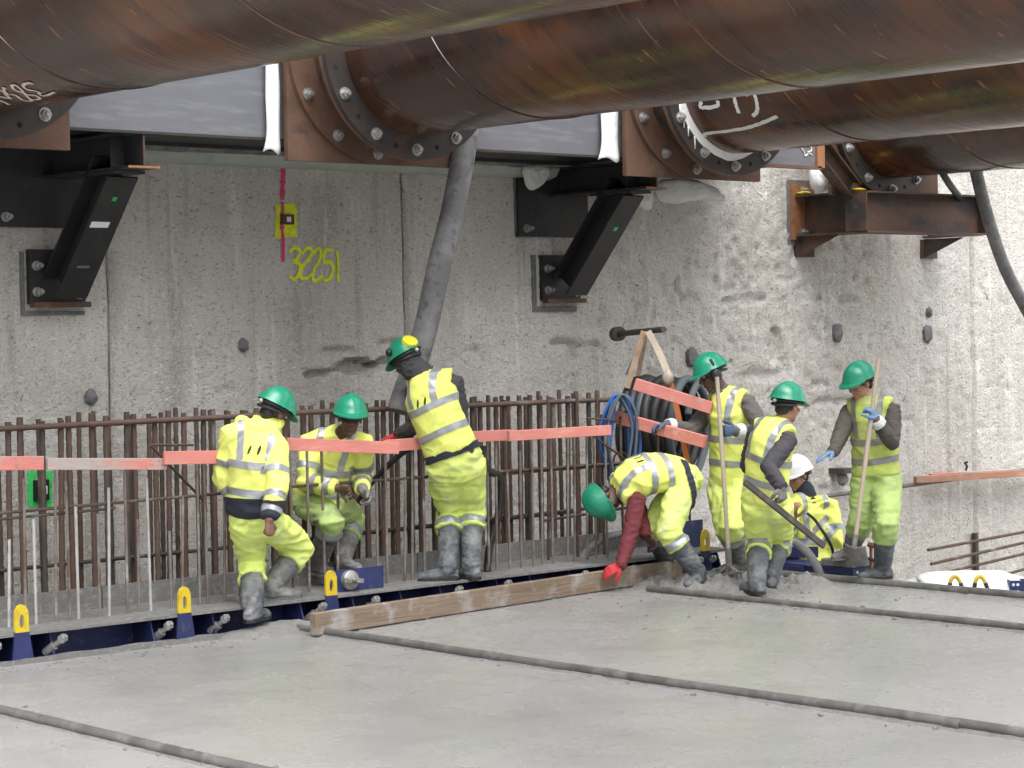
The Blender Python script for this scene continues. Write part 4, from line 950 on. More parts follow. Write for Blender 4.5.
def solid(parts, voxel, smooth=3):
    """unites closed shapes into one continuous skin; returns points and faces"""
    mb = MB()
    for v, f in parts: mb.add(v, f)
    V = np.array(mb.v); c = V.mean(0)
    me = bpy.data.meshes.new('t'); me.from_pydata((V - c).tolist(), [], mb.f); me.update()
    bm = bmesh.new(); bm.from_mesh(me); bmesh.ops.recalc_face_normals(bm, faces=bm.faces); bm.to_mesh(me); bm.free()
    o = bpy.data.objects.new('t', me); COL.objects.link(o)
    md = o.modifiers.new('r', 'REMESH'); md.mode = 'VOXEL'; md.voxel_size = voxel
    if smooth: sm = o.modifiers.new('s', 'SMOOTH'); sm.factor = .5; sm.iterations = smooth
    dg = bpy.context.evaluated_depsgraph_get(); ev = o.evaluated_get(dg).to_mesh()
    P = np.empty(len(ev.vertices) * 3); ev.vertices.foreach_get('co', P); P = P.reshape(-1, 3) + c
    Nn = np.empty(len(ev.vertices) * 3); ev.vertices.foreach_get('normal', Nn); Nn = Nn.reshape(-1, 3)
    F = [tuple(p.vertices) for p in ev.polygons]
    o.evaluated_get(dg).to_mesh_clear(); bpy.data.objects.remove(o); bpy.data.meshes.remove(me)
    return P, Nn, F
def wrinkle(P, Nn, amp, sc=9, seed=0, up=2.0, fine=.35):
    """cloth folds: sharp ridges that run mostly across"""
    out = P.copy(); so = Vector((seed * 3.1, seed * 7.7, seed * 1.3)); nz = mnoise.noise
    for i in range(len(P)):
        p = P[i]; q = Vector((p[0] * sc, p[1] * sc, p[2] * sc * up)) + so
        w = nz(q * .5); a = nz(q + Vector((w, w * 1.6, w)) * 1.4)
        r = 1 - 2.2 * abs(a); b = nz(q * 2.7)
        out[i] += Nn[i] * amp * (.8 * r + fine * b - .35)
    return out
def normals_of(P, F):
    me = bpy.data.meshes.new('t'); me.from_pydata(P.tolist(), [], F); me.update(); N_ = np.empty(len(P) * 3)
    me.vertices.foreach_get('normal', N_); bpy.data.meshes.remove(me); return N_.reshape(-1, 3)
def overlay(P, Nn, F, field, off):
    """cuts out the part of a skin where field > 0 and lifts it off: tapes and prints sewn on the cloth"""
    vs = []; fs = []; cache = {}; val = field(P); Q = P + Nn * off
    def vert(i, j=None):
        k = (i, j) if j is None or i < j else (j, i)
        if k not in cache:
            if j is None: vs.append(Q[i])
            else: t = val[i] / (val[i] - val[j]); vs.append(Q[i] + (Q[j] - Q[i]) * t)
            cache[k] = len(vs) - 1
        return cache[k]
    for f in F:
        s = [val[i] > 0 for i in f]
        if not any(s): continue
        poly = []
        for a in range(len(f)):
            i, j = f[a], f[(a + 1) % len(f)]
            if val[i] > 0: poly.append(vert(i))
            if (val[i] > 0) != (val[j] > 0): poly.append(vert(i, j))
        if len(poly) >= 3: fs.append(tuple(poly))
    return vs, fs
def on_ray(parent, px, py, L, sgn):
    """the point seen at (px, py) at a limb's length from its joint"""
    d = ray(px, py); dn = _n(d); w = parent - CAMP; m = w @ dn; h2 = w @ w - m * m
    q = L * L - h2; t = m + sgn * math.sqrt(max(q, 0)); p = CAMP + dn * t
    if q < 0: p = parent + _n(p - parent) * L
    return p
def hand_tubes(w, d, n, thumb, curl=(.3, .3, .25), s=1.0, fat=1.0, spread=.16):
    """palm, four bent fingers of unequal length, a thumb from the side of the palm; d: wrist to knuckles, n: the way fingers close"""
    d = _n(np.array(d, float)); n = np.array(n, float); n = _n(n - d * (n @ d)); l = np.cross(d, n) * thumb; out = []
    out.append(ell_tube([w, w + d * .03 * s, w + d * .065 * s, w + d * .09 * s], [(.028 * s, .020 * s), (.038 * s, .019 * s), (.042 * s, .017 * s), (.040 * s, .014 * s)], l, 14))
    for i, (o, L) in enumerate(((.031, .074), (.0105, .084), (-.0105, .078), (-.031, .060))):
        b = w + d * (.088 - abs(i - 1.2) * .004) * s + l * o * s; L *= s; dd = _n(d + l * spread * (o / .031)); pts = [b - dd * .015 * s, b]; a = 0
        for k, seg in enumerate((.46, .31, .23)):
            a += curl[k] * (1 + .12 * (i - 1)); pts.append(pts[-1] + (dd * math.cos(a) + n * math.sin(a)) * seg * L)
        r = .0098 * s * fat; out.append(ell_tube(pts, [r, r * 1.05, r * .98, r * .9, r * .75], None, 10))
    b = w + d * .028 * s + l * .030 * s; t0 = _n(d * .55 + l * .75 + n * .35)
    c1 = b + t0 * .040 * s; t1 = _n(d * .85 + l * .25 + n * (.35 + curl[0] * .6)); c2 = c1 + t1 * .032 * s; c3 = c2 + _n(t1 + n * .3) * .024 * s
    out.append(ell_tube([b - t0 * .012 * s, b, c1, c2, c3], [.014 * s, .0155 * s, .0125 * s * fat, .0115 * s * fat, .009 * s * fat], None, 10))
    return out
def head_parts(c, f, u):
    f = _n(f); u = _n(u - f * (u @ f)); r = np.cross(f, u); A = (r, f, u); o = []
    p = lambda a, b, q: c + r * a + f * b + u * q
    o.append(ell(p(0, -.012, .032), .076, .096, .092, A)); o.append(ell(p(0, .022, -.045), .061, .072, .082, A))
    o.append(ell(p(0, .066, -.108), .026, .022, .020, A)); o.append(ell(p(0, .03, -.085), .05, .05, .035, A))
    o.append(ell_tube([p(0, .088, .010), p(0, .104, -.018), p(0, .112, -.036)], [.009, .012, .016], r, 10))
    for s in (-1, 1):
        o.append(ell(p(s * .011, .100, -.038), .010, .011, .008, A)); o.append(ell(p(s * .079, -.005, -.008), .010, .020, .033, A))
        o.append(ell(p(s * .040, .070, -.030), .022, .022, .018, A))
    o.append(ell_tube([p(-.050, .072, .020), p(-.02, .089, .025), p(.02, .089, .025), p(.050, .072, .020)], [.011, .012, .012, .011], None, 10))
    o.append(ell_tube([p(-.022, .084, -.066), p(0, .094, -.064), p(.022, .084, -.066)], [.005, .008, .005], None, 8))
    o.append(ell_tube([p(-.020, .083, -.079), p(0, .093, -.080), p(.020, .083, -.079)], [.005, .0085, .005], None, 8))
    return o, (r, f, u)
def helmet(c, A, parent, m, badge=None, lamp=False):
    """hard hat: domed shell with ridge, brim and peak, harness band inside"""
    r, f, u = A; ns, nr = 48, 14; vs = []; fs = []
    for lay in (0, 1):
        for j in range(nr + 1):
            a = (j / nr) * math.pi / 2
            for k in range(ns):
                b = 2 * math.pi * k / ns; cb, sb = math.cos(b), math.sin(b)
                rx, ry, rz = .124 - lay * .004, .148 - lay * .004, .135 - lay * .004
                x, y, z = rx * math.cos(a) * cb, ry * math.cos(a) * sb, rz * math.sin(a) ** 1.05
                if lay == 0:
                    z += .007 * max(0, 1 - (abs(x) / .03) ** 4) * math.sin(a) if abs(x) < .03 and a > .35 else 0
                    if a < .22: fl = (1 - a / .22); x *= 1 + .07 * fl; y *= 1 + .07 * fl
                if sb > 0: z -= 0
                vs.append(c + r * x + f * y + u * (z + (.012 * sb * 0)))
    st = (nr + 1) * ns
    for lay in (0, 1):
        for j in range(nr):
            for k in range(ns):
                q = (lay * st + j * ns + k, lay * st + j * ns + (k + 1) % ns, lay * st + (j + 1) * ns + (k + 1) % ns, lay * st + (j + 1) * ns + k)
                fs.append(q if lay == 0 else q[::-1])
    for k in range(ns): fs.append((k, st + k, st + (k + 1) % ns, (k + 1) % ns))
    h = MB().add(vs, fs).build('helmet', m, parent, True, flip=False); autosmooth(h, 50)
    # peak: a curved visor from the front half of the rim
    vs = []; kk = 25
    for i in range(kk):
        b = math.pi * (.10 + .80 * i / (kk - 1)); e = math.sin((b - .1 * math.pi) / .8) ** .8 if 0 < i < kk - 1 else 0
        for (q, dz) in ((.985, .004), (1.07 + .24 * e, -.020 * e - .002), (1.07 + .24 * e, -.027 * e - .006), (.985, -.004)):
            vs.append(c + r * .127 * math.cos(b) * min(q, 1.10 + .1 * e) + f * .150 * math.sin(b) * q + u * dz)
    fs = [tuple(x) for x in grid_faces(4, kk).tolist()] + [(i * 4, (i + 1) * 4, (i + 1) * 4 + 3, i * 4 + 3) for i in range(kk - 1)]
    autosmooth(MB().add(vs, fs).build('peak', m, h, True), 50)
    autosmooth(MB().tube([c + r * .108 * math.cos(b) + f * .130 * math.sin(b) - u * .012 for b in np.linspace(0, 2 * math.pi, 33)], .012, 8, False).build('headband', 'black_plastic', h))
    autosmooth(MB().tube([c + r * .105 * math.cos(b) + f * .128 * math.sin(b) - u * (.03 - .02 * math.sin(b)) for b in np.linspace(math.pi * 1.05, math.pi * 1.95, 16)], .011, 8).build('nape_strap', 'black_plastic', h))
    MB().blob(c - f * .142 - u * .018, .016, .016, .016, 8, 6).build('ratchet_knob', 'eye', h, True)
    return h
def lerp(a, b, t): return a + (b - a) * t

def person(d):
    """one worker: a continuous body and, as its children, the clothes that follow it"""
    D = d['D']; sc = d.get('s', 1.0); J = lambda px, py, dd=0.: at(px, py, D + dd)
    N, Pv = J(*d['neck']), J(*d['pelvis']); hc = J(*d['head'])
    f = cdir(*d['face']); u0 = cdir(*d['crown'])
    sh = [on_ray(N, *d['sh'][i][:2], .195 * sc, d['sh'][i][2]) for i in (0, 1)]
    el_ = [on_ray(sh[i], *d['el'][i][:2], .30 * sc, d['el'][i][2]) for i in (0, 1)]
    wr = [on_ray(el_[i], *d['wr'][i][:2], .265 * sc, d['wr'][i][2]) for i in (0, 1)]
    hp = [J(*d['hip'][i]) for i in (0, 1)]
    sole = d['feet']; an = [sole[i] + np.array([0, 0, .095]) for i in (0, 1)]
    toe = []
    for i in (0, 1): t = cdir(*d['toe'][i]); t[2] = 0; toe.append(_n(t))
    def knee(i):
        dn = _n(ray(*d['knee'][i][:2])); m = ((hp[i] + an[i]) / 2 - CAMP) @ dn; best = None; kf = cdir(*d['chest']); kf[2] = 0
        for t in np.linspace(m - .45, m + .45, 181):
            k = CAMP + dn * t; c_ = (np.linalg.norm(k - hp[i]) - .44 * sc) ** 2 + (np.linalg.norm(k - an[i]) - .45 * sc) ** 2 - .02 * ((k - (hp[i] + an[i]) / 2) @ kf)
            if best is None or c_ < best[0]: best = (c_, k)
        return best[1]
    kn = [knee(i) for i in (0, 1)]
    side = _n(sh[1] - sh[0]); up = _n(N - Pv); side = _n(side - up * (side @ up)); hs_ = _n(hp[1] - hp[0])
    fw = np.cross(up, side) * (1 if np.cross(up, side) @ cdir(*d['chest']) > 0 else -1)
    Ls = np.linalg.norm(N - Pv)
    if d.get('report'): print(d['label'][:30], 'spine %.2f' % Ls, 'thigh', *('%.2f' % np.linalg.norm(kn[i] - hp[i]) for i in (0, 1)), 'shin', *('%.2f' % np.linalg.norm(kn[i] - an[i]) for i in (0, 1)), 'sh', *('%.2f' % np.linalg.norm(sh[i] - N) for i in (0, 1)), 'head', '%.2f' % np.linalg.norm(hc - N), 'height %.2f' % (hc[2] + .2 - min(sole[0][2], sole[1][2])))
    bend = d.get('arch', .04)
    sp = lambda t, o=0: lerp(Pv, N, t) - fw * (bend * math.sin(math.pi * min(max(t, 0), 1)) - o)
    torso = lambda g, t0=-.12: ell_tube([sp(t) for t, _, _ in ring_(t0)], [(a * sc + g, b * sc + g) for _, a, b in ring_(t0)], side, 24, (t0 < 0, True))
    ring_ = lambda t0: [(t0, .13, .105) if t0 < 0 else (t0, .158, .112)] + [q for q in ((.06, .170, .125), (.3, .152, .112), (.55, .168, .125), (.78, .172, .115), (.92, .125, .088), (1.0, .066, .064)) if q[0] > t0 + .04]
    arm = lambda i, g, r=(.062, .052, .047, .040, .031): ell_tube([lerp(N, sh[i], .55), sh[i], lerp(sh[i], el_[i], .5), el_[i], lerp(el_[i], wr[i], .45), wr[i]], [.055 + g, r[0] + g, r[1] + g, r[2] + g, r[3] + g, r[4] + g], None, 16)
    leg = lambda i, g: ell_tube([lerp(Pv, hp[i], .7), hp[i], lerp(hp[i], kn[i], .5), kn[i], lerp(kn[i], an[i], .35), an[i]], [.09 + g, .085 + g, .075 + g, .058 + g, .054 + g, .040 + g], None, 16)
    # ---- body
    hparts, A = head_parts(hc, f, u0)
    nb = hc - A[2] * .07 - A[1] * .02
    bp = [torso(0), ell_tube([N - up * .03, lerp(N, nb, .5), nb], [.060, .054, .055], None, 16)] + hparts
    hands = []
    for i in (0, 1):
        h = d['hand'][i]; dirv = cdir(*h['d']); nn = cdir(*h['n']); hands.append((dirv, nn, h))
        bp += [arm(i, 0), leg(i, 0), ell_tube([an[i] - toe[i] * .05 - [0, 0, .04], an[i] + toe[i] * .05 - [0, 0, .05], an[i] + toe[i] * .15 - [0, 0, .062]], [.035, .036, .028], None, 12)]
        bp += hand_tubes(wr[i], dirv, nn, h.get('thumb', 1), h.get('curl', (.35, .4, .3)), sc * (1.0 if h['kind'] == 'bare' else .88), 1.0, h.get('spread', .14))
    P, Nn, F = solid(bp, .0068, 2)
    org = (an[0] + an[1]) / 2; org[2] = min(sole[0][2], sole[1][2])
    body = link_mesh('person', P, F, d['skin'], None, True, org=org); tag(body, d['label'], 'person')
    r = A[0]
    for s in (-1, 1):
        if d.get('eyes', True): MB().blob(hc + r * s * .031 + A[1] * .079 + A[2] * .002, .0125, .0125, .011, 10, 8).build('eye', 'eye', body, True)
    if d.get('hair'):
        v, fc = ell(hc - A[1] * .022 + A[2] * .03, .081, .097, .094, A); P_, N_, F_ = solid([(v, fc), ell(hc - A[1] * .06 - A[2] * .03, .066, .045, .055, A)], .008, 1)
        link_mesh('hair', wrinkle(P_, N_, .004, 30), F_, 'black_plastic' if d['hair'] == 1 else d['hair'], body, True)
    # ---- helmet
    ht = d.get('htilt', .0); hu = _n(A[2] - A[1] * ht); hf = np.cross(hu, r); hf = hf if hf @ A[1] > 0 else -hf
    hel = helmet(hc + A[2] * .040 - A[1] * .008, (r, hf, hu), body, d.get('helmet', 'helmet'))
    seed = d['seed']
    # ---- jumper / jacket sleeves
    def garment(name, parts, m, amp, vox=.011, sm=3, sc_=9, up_=2.0):
        P, Nn, F = solid(parts, vox, sm); P2 = wrinkle(P, Nn, amp, sc_, seed + len(name), up_); N2 = normals_of(P2, F)
        o = link_mesh(name, P2, F, m, body, True); return o, P, P2, N2, F
    def band(o, P, P2, N2, F, field, m, name='reflective_band', off=.0035):
        v, fc = overlay(P2, N2, F, lambda _: field(P), off)
        if fc: link_mesh(name, v, fc, m, o, True)
    tu = lambda P: (P - Pv) @ up / Ls; tl = lambda P: (P - Pv) @ side; tf = lambda P: (P - Pv) @ fw
    hem = d.get('hem', .16); tp = d.get('tape', 'tape')
    def torso_bands(o, P, P2, N2, F, sleeves):
        tcen = np.abs(tl(P)) < .26 if not sleeves else None
        def onbody(P):
            q = np.full(len(P), 1.0)
            if sleeves:
                for i in (0, 1):
                    a, b = lerp(N, sh[i], .95), el_[i]; dd = np.linalg.norm(P - np.clip(((P - a) @ (b - a)) / ((b - a) @ (b - a)), 0, 1)[:, None] * (b - a) - a, axis=1)
                    q = np.minimum(q, dd - .092)
                    a, b = el_[i], wr[i]; dd = np.linalg.norm(P - np.clip(((P - a) @ (b - a)) / ((b - a) @ (b - a)), 0, 1)[:, None] * (b - a) - a, axis=1)
                    q = np.minimum(q, dd - .085)
            return q
        h1, h2 = d.get('bands', (hem + .10 / Ls, hem + .27 / Ls))
        for h in (h1, h2): band(o, P, P2, N2, F, lambda P, h=h: np.minimum(.026 - np.abs((tu(P) - h) * Ls + .012 * np.sin(tl(P) * 9 + seed)), onbody(P)), tp)
        for s in (-1, 1): band(o, P, P2, N2, F, lambda P, s=s: np.minimum.reduce([.024 - np.abs(tl(P) - s * (.105 + .03 * (tu(P) - .9))), (tu(P) - h2) * Ls - .027, onbody(P)]), tp)
        if d.get('marks'):
            for s in (-1, 1):
                band(o, P, P2, N2, F, lambda P, s=s: np.minimum(1 - ((tl(P) - s * .032 - .3 * (tu(P) - .76) * Ls) / .010) ** 2 - ((tu(P) - .76) * Ls / .034) ** 2, -tf(P) * 50), 'printmark', 'printed_mark', .003)
    if d['top'] == 'vest':
        garment('jumper', [torso(.012, max(hem + .05, .01))] + [arm(i, .018, (.054, .052, .047, .040, .031)) for i in (0, 1)] + [ell_tube([N - up * .03, lerp(N, nb, .35)], [.078, .068], None, 16)], d['jumper'], .010, .010, 3, 9)
        yoke = [ell_tube([lerp(N, sh[i], .0), lerp(N, sh[i], .5), lerp(N, sh[i], .84)], [(.090, .088), (.088, .098), (.080, .105)], fw, 18, (True, False)) for i in (0, 1)]
        tt = ell_tube([sp(hem - .03), sp(hem + .02), sp(hem + .2), sp(.62), sp(.8), sp(.93)], [(.195 * sc, .155 * sc), (.198 * sc, .158 * sc), (.188 * sc, .150 * sc), (.190 * sc, .152 * sc), (.196 * sc, .158 * sc), (.155 * sc, .135 * sc)], side, 28, (False, True))
        g = garment('vest', [tt] + yoke, d.get('vest', 'hivis'), .010, .010, 3, 5.5, 1.2); torso_bands(*g, False)
        # dark binding round hem
    else:
        tt = ell_tube([sp(hem - .03), sp(hem + .02), sp(hem + .2), sp(.62), sp(.8), sp(.93), sp(1.03)], [(.205 * sc, .165 * sc), (.21 * sc, .17 * sc), (.205 * sc, .168 * sc), (.205 * sc, .165 * sc), (.19 * sc, .15 * sc), (.14 * sc, .12 * sc), (.088, .088)], side, 28, (False, True))
        g = garment('jacket', [tt] + [ell_tube([lerp(N, sh[i], .5), sh[i], lerp(sh[i], el_[i], .5), el_[i], lerp(el_[i], wr[i], .5), lerp(el_[i], wr[i], .93)], [.095, .095, .085, .080, .070, .056], None, 18, (True, False)) for i in (0, 1)], d.get('vest', 'hivis'), .015, .011, 3, 5, 1.5)
        torso_bands(*g, True); o, P, P2, N2, F = g
        for i in (0, 1):
            for (a, b, ts) in ((sh[i], el_[i], (.62,)), (el_[i], wr[i], (.30, .72))):
                ax_ = _n(b - a); LL = np.linalg.norm(b - a)
                for t in ts:
                    def fld(P, a=a, ax_=ax_, LL=LL, t=t):
                        s_ = (P - a) @ ax_; rad_ = np.linalg.norm(P - a - s_[:, None] * ax_, axis=1); return np.minimum(.024 - np.abs(s_ - t * LL), .115 - rad_)
                    band(o, P, P2, N2, F, fld, tp)
        band(o, P, P2, N2, F, lambda P: np.minimum((hem + .075 / Ls - tu(P)) * Ls, np.minimum.reduce([np.linalg.norm(P - wr[i], axis=1) - .12 for i in (0, 1)])), 'navy', 'dark_hem', .004) if d.get('dark_hem') else None
        if d.get('dark_hem'):
            for i in (0, 1): band(o, P, P2, N2, F, lambda P, i=i: .085 - np.linalg.norm(P - wr[i], axis=1), 'navy', 'dark_cuff', .004)
        if d.get('hood'):
            c_ = N - fw * .075 + up * .02
            garment('hood', [ell_tube([c_ + side * a * .13 + fw * (.10 * a * a) - up * (.05 * (1 - a * a)) + up * .02 for a in np.linspace(-1, 1, 9)], [.045, .058, .064, .066, .068, .066, .064, .058, .045], None, 16),
                             ell(c_ - up * .055 - fw * .005, .15, .05, .11, (side, fw, up))], d.get('vest', 'hivis'), .012, .011, 3, 9, 1.2)
    # ---- trousers
    tm = d.get('trousers', 'hivis_trousers'); cuff = d.get('cuff', (.36, .36)); lp = []
    for i in (0, 1):
        b = lerp(kn[i], an[i], cuff[i])
        lp.append(ell_tube([lerp(Pv, hp[i], .6) + up * .02, hp[i], lerp(hp[i], kn[i], .45), lerp(hp[i], kn[i], .85), kn[i], lerp(kn[i], b, .6), b], [(.118 * sc), .124 * sc, .116 * sc, .102 * sc, .100 * sc, .098 * sc, .102 * sc], None, 20, (True, False)))
    wa = ell_tube([sp(-.14), sp(-.02), sp(.12), sp(d.get('waist', .22))], [(.13 * sc, .12 * sc), (.188 * sc, .150 * sc), (.180 * sc, .143 * sc), (.166 * sc, .130 * sc)], hs_, 24, (True, False))
    g = garment('trousers', [wa] + lp, tm, .015, .011, 3, 5.5, 2.0); o, P, P2, N2, F = g
    for i in (0, 1):
        if d.get('shin_bands', True):
            ax_ = _n(an[i] - kn[i]); LL = np.linalg.norm(an[i] - kn[i]); c1 = cuff[i] * LL
            def fld(P, i=i, ax_=ax_, c1=c1):
                s_ = (P - kn[i]) @ ax_; rad_ = np.linalg.norm(P - kn[i] - s_[:, None] * ax_, axis=1); return np.minimum(.030 - np.abs(s_ - c1 + .045), .125 - rad_)
            band(o, P, P2, N2, F, fld, tp)
    if d.get('belt'): band(o, P, P2, N2, F, lambda P: .027 - np.abs((tu(P) - (hem - .045 / Ls)) * Ls), 'navy', 'belt', .012)
    if d.get('pocket'):
        i = d['pocket'][0]; c_ = lerp(hp[i], kn[i], .5) + cdir(*d['pocket'][1]) * .1
        band(o, P, P2, N2, F, lambda P: .085 - np.abs((P - c_) @ _n(kn[i] - hp[i])) if False else .078 - np.linalg.norm(P - c_, axis=1), tm, 'thigh_pocket', .014)
    # ---- boots
    for i in (0, 1):
        b = lerp(kn[i], an[i], cuff[i] - .12); t = toe[i]; hgt = d.get('boot_m', ('boot', 'boot'))[i]
        z = sole[i][2]; a = an[i]
        parts = [ell_tube([b, lerp(b, a, .35), lerp(b, a, .8), a, a - np.array([0, 0, .045])], [.088, .083, .074, .070, .062], None, 18, (False, True)),
                 ell_tube([a - t * .055 + [0, 0, -.050], a + t * .03 + [0, 0, -.045], a + t * .10 + [0, 0, -.052], a + t * .165 + [0, 0, -.058], a + t * .20 + [0, 0, -.064]], [(.042, .046), (.046, .052), (.052, .044), (.050, .038), (.034, .028)], np.cross(t, [0, 0, 1]), 18)]
        P, Nn, F = solid(parts, .009, 2); P = wrinkle(P, Nn, .007, 12, seed + i * 5, 2.4); P[:, 2] = np.maximum(P[:, 2], z + .001)
        o = link_mesh('boot', P, F, hgt, body, True)
        sl = [a + t * (-.095) , a + t * (-.06) + np.cross(t, [0, 0, 1]) * .045, a + t * .05 + np.cross(t, [0, 0, 1]) * .045, a + t * .13 + np.cross(t, [0, 0, 1]) * .056, a + t * .205 + np.cross(t, [0, 0, 1]) * .035, a + t * .225]
        cr = np.cross(t, [0, 0, 1]); out = sl + [q - cr * 2 * ((q - a) @ cr) for q in sl[-2:0:-1]]; out = [np.array([q[0], q[1], z + .0005]) for q in out]
        MB().prism(out, (0, 0, .022)).build('sole', 'rubber' if hgt == 'boot' else 'boot_crusted', o)
    # ---- gloves and cuffs
    for i in (0, 1):
        dirv, nn, h = hands[i]
        if h['kind'] != 'bare':
            parts = hand_tubes(wr[i], dirv, nn, h.get('thumb', 1), h.get('curl', (.35, .4, .3)), sc * 1.05, 1.22, h.get('spread', .14)) + [ell_tube([lerp(wr[i], el_[i], .10), wr[i] + dirv * .02], [.045, .036], None, 14)]
            P, Nn, F = solid(parts, .0052, 1); gl = link_mesh('glove', wrinkle(P, Nn, .002, 30, seed), F, h['kind'], body, True)
            if h.get('cuff'): 
                c_ = solid([ell_tube([lerp(wr[i], el_[i], -.04), lerp(wr[i], el_[i], .08), lerp(wr[i], el_[i], .20)], [.050, .060, .064], None, 16, (False, False))], .007, 1); link_mesh('cuff', wrinkle(c_[0], c_[1], .003, 20, seed), c_[2], 'cuff', gl, True)
    return dict(body=body, A=A, hc=hc, N=N, wr=wr, el=el_, sh=sh, hands=hands, hel=hel, up=up, side=side, fw=fw, Pv=Pv, kn=kn, an=an, hp=hp, nb=nb)
def muffs(p, s, m='black_plastic'):
    r, f, u = p['A']; c = p['hc'] + r * s * .098 - f * .004 - u * .012
    e = MB().blob(c, .030, .048, .062, 14, 10, 0, np.array((r, f, u))).build('ear_muff', m, p['body'], True)
    autosmooth(MB().tube(spline([c + u * .05 + r * s * .012, c + u * .10 + r * s * .016, c + u * .135 + r * s * .006 - f * .0], 6), [.012] * 13 if False else .012, 8).build('muff_arm', m, e))
    MB().blob(c + r * s * .024, .010, .034, .045, 12, 8, 0, np.array((r, f, u))).build('cup_ring', 'rubber', e, True)
def glasses(p, m):
    r, f, u = p['A']; c = p['hc'] + u * .006; vs = []
    k = 15
    for i in range(k):
        a = (i / (k - 1) - .5) * 2; x = .072 * a; y = .108 - .040 * a * a
        hgt = .019 * (1 - .25 * a * a) * (.72 if abs(a) < .12 else 1)
        vs += [c + r * x + f * y + u * hgt, c + r * x + f * (y + .004) - u * hgt * 1.1]
    g_ = link_mesh('safety_glasses', vs, [tuple(q) for q in grid_faces(2, k).tolist()], m, p['body'], True); g_.modifiers.new('s', 'SOLIDIFY').thickness = .003
    for s in (-1, 1): MB().tube([c + r * s * .072 + f * .068 + u * .008, c + r * s * .086 - f * .01 + u * .012], .004, 6).build('temple', 'black_plastic', g_)
H = lambda d, n, kind='bare', thumb=1, curl=(.35, .4, .3), **k: dict(d=d, n=n, kind=kind, thumb=thumb, curl=curl, **k)
DBG = True
# worker stepping up onto the formwork, yellow jacket
mound = MB()
def mortar_mound(cx, cy, rx, ry, h, label):
    n = 36; xs = np.linspace(-1, 1, n); X, Y = np.meshgrid(xs, xs); q = np.clip(1 - X * X - Y * Y, 0, 1); nz = fbm(X * 3 + cx * 7, Y * 3, 5, 4)
    Z = -.03 + q ** .5 * h * (.75 + .5 * nz) + .012 * (nz - .5)
    o = link_mesh('spilled_concrete', np.c_[(cx + X * rx).ravel(), (cy + Y * ry).ravel(), Z.ravel()], [tuple(f) for f in grid_faces(n, n).tolist()], 'heap', None, True)
    return tag(o, label, None, kind='stuff')
mortar_mound(8.95, 12.34, .55, .16, .095, 'lump of spilled concrete under the left boot of the man in the jacket')
mortar_mound(9.45, 12.36, .35, .08, .06, 'spilled concrete beside the plank end')
w1 = person(dict(label='worker in a bright yellow jacket seen from behind with one boot up on the ledge', D=15.2, seed=1, skin='skin_brown', report=DBG,
    head=(275, 412, .02), face=(.62, -.42, -.66), crown=(.30, .95, -.05), neck=(259, 428, .0), pelvis=(256, 517, .0), chest=(.5, -.1, -.85), eyes=True, hair=1,
    sh=((232, 436, -1), (275, 449, -1)), el=((224, 478, 1), (277, 487, -1)), wr=((250, 515, 1), (269, 521, -1)),
    hand=(H((.6, -.8, 0), (0, 0, -1), 'glove_grey', 1, (.8, .9, .5)), H((.1, -.98, .1), (-.7, 0, -.7), 'bare', 1, (1.35, 1.3, .8))),
    hip=((246, 521, -.03), (266, 521, .03)), feet=(ony(253, 622, 12.33), np.array([9.02, 12.56, .19])), knee=((252, 562, -1), (301, 547, -1)),
    toe=((.2, 0, -.5), (.98, 0, -.35)), top='jacket', hem=.10, dark_hem=True, hood=True, marks=True, bands=(.29, .60), arch=.06, cuff=(.42, .40), shin_bands=False, boot_m=('boot', 'boot_crusted'), waist=.2))
# worker crouching inside the cage
w2 = person(dict(label='worker in yellow jacket crouching inside the rebar cage behind the thin bars', D=16.1, seed=2, skin='skin_dark', report=DBG,
    head=(350, 418, -.12), face=(.16, -.10, .97), crown=(.08, .99, .10), neck=(336, 437, .0), pelvis=(318, 500, .16), chest=(.3, -.2, .9), htilt=.05,
    sh=((311, 443, 1), (364, 445, 1)), el=((306, 482, -1), (362, 476, 1)), wr=((338, 488, -1), (362, 489, -1)),
    hand=(H((.9, -.2, .2), (0, -.5, .8), 'bare', 1, (.7, .8, .5)), H((.5, -.8, .2), (-.7, -.2, .6), 'glove_grey', -1, (.8, .9, .5))),
    hip=((306, 502, .16), (330, 502, .12)), feet=(at(318, 575, 16.3), at(343, 571, 16.35)), knee=((332, 520, -1), (352, 516, -1)),
    toe=((.5, 0, .8), (.6, 0, .7)), top='jacket', hem=.0, bands=(.22, .52), trousers='hivis_dull', vest='hivis', cuff=(.28, .5), boot_m=('boot_crusted', 'boot_crusted'), arch=.10, waist=.2))
glasses(w2, 'black_plastic')
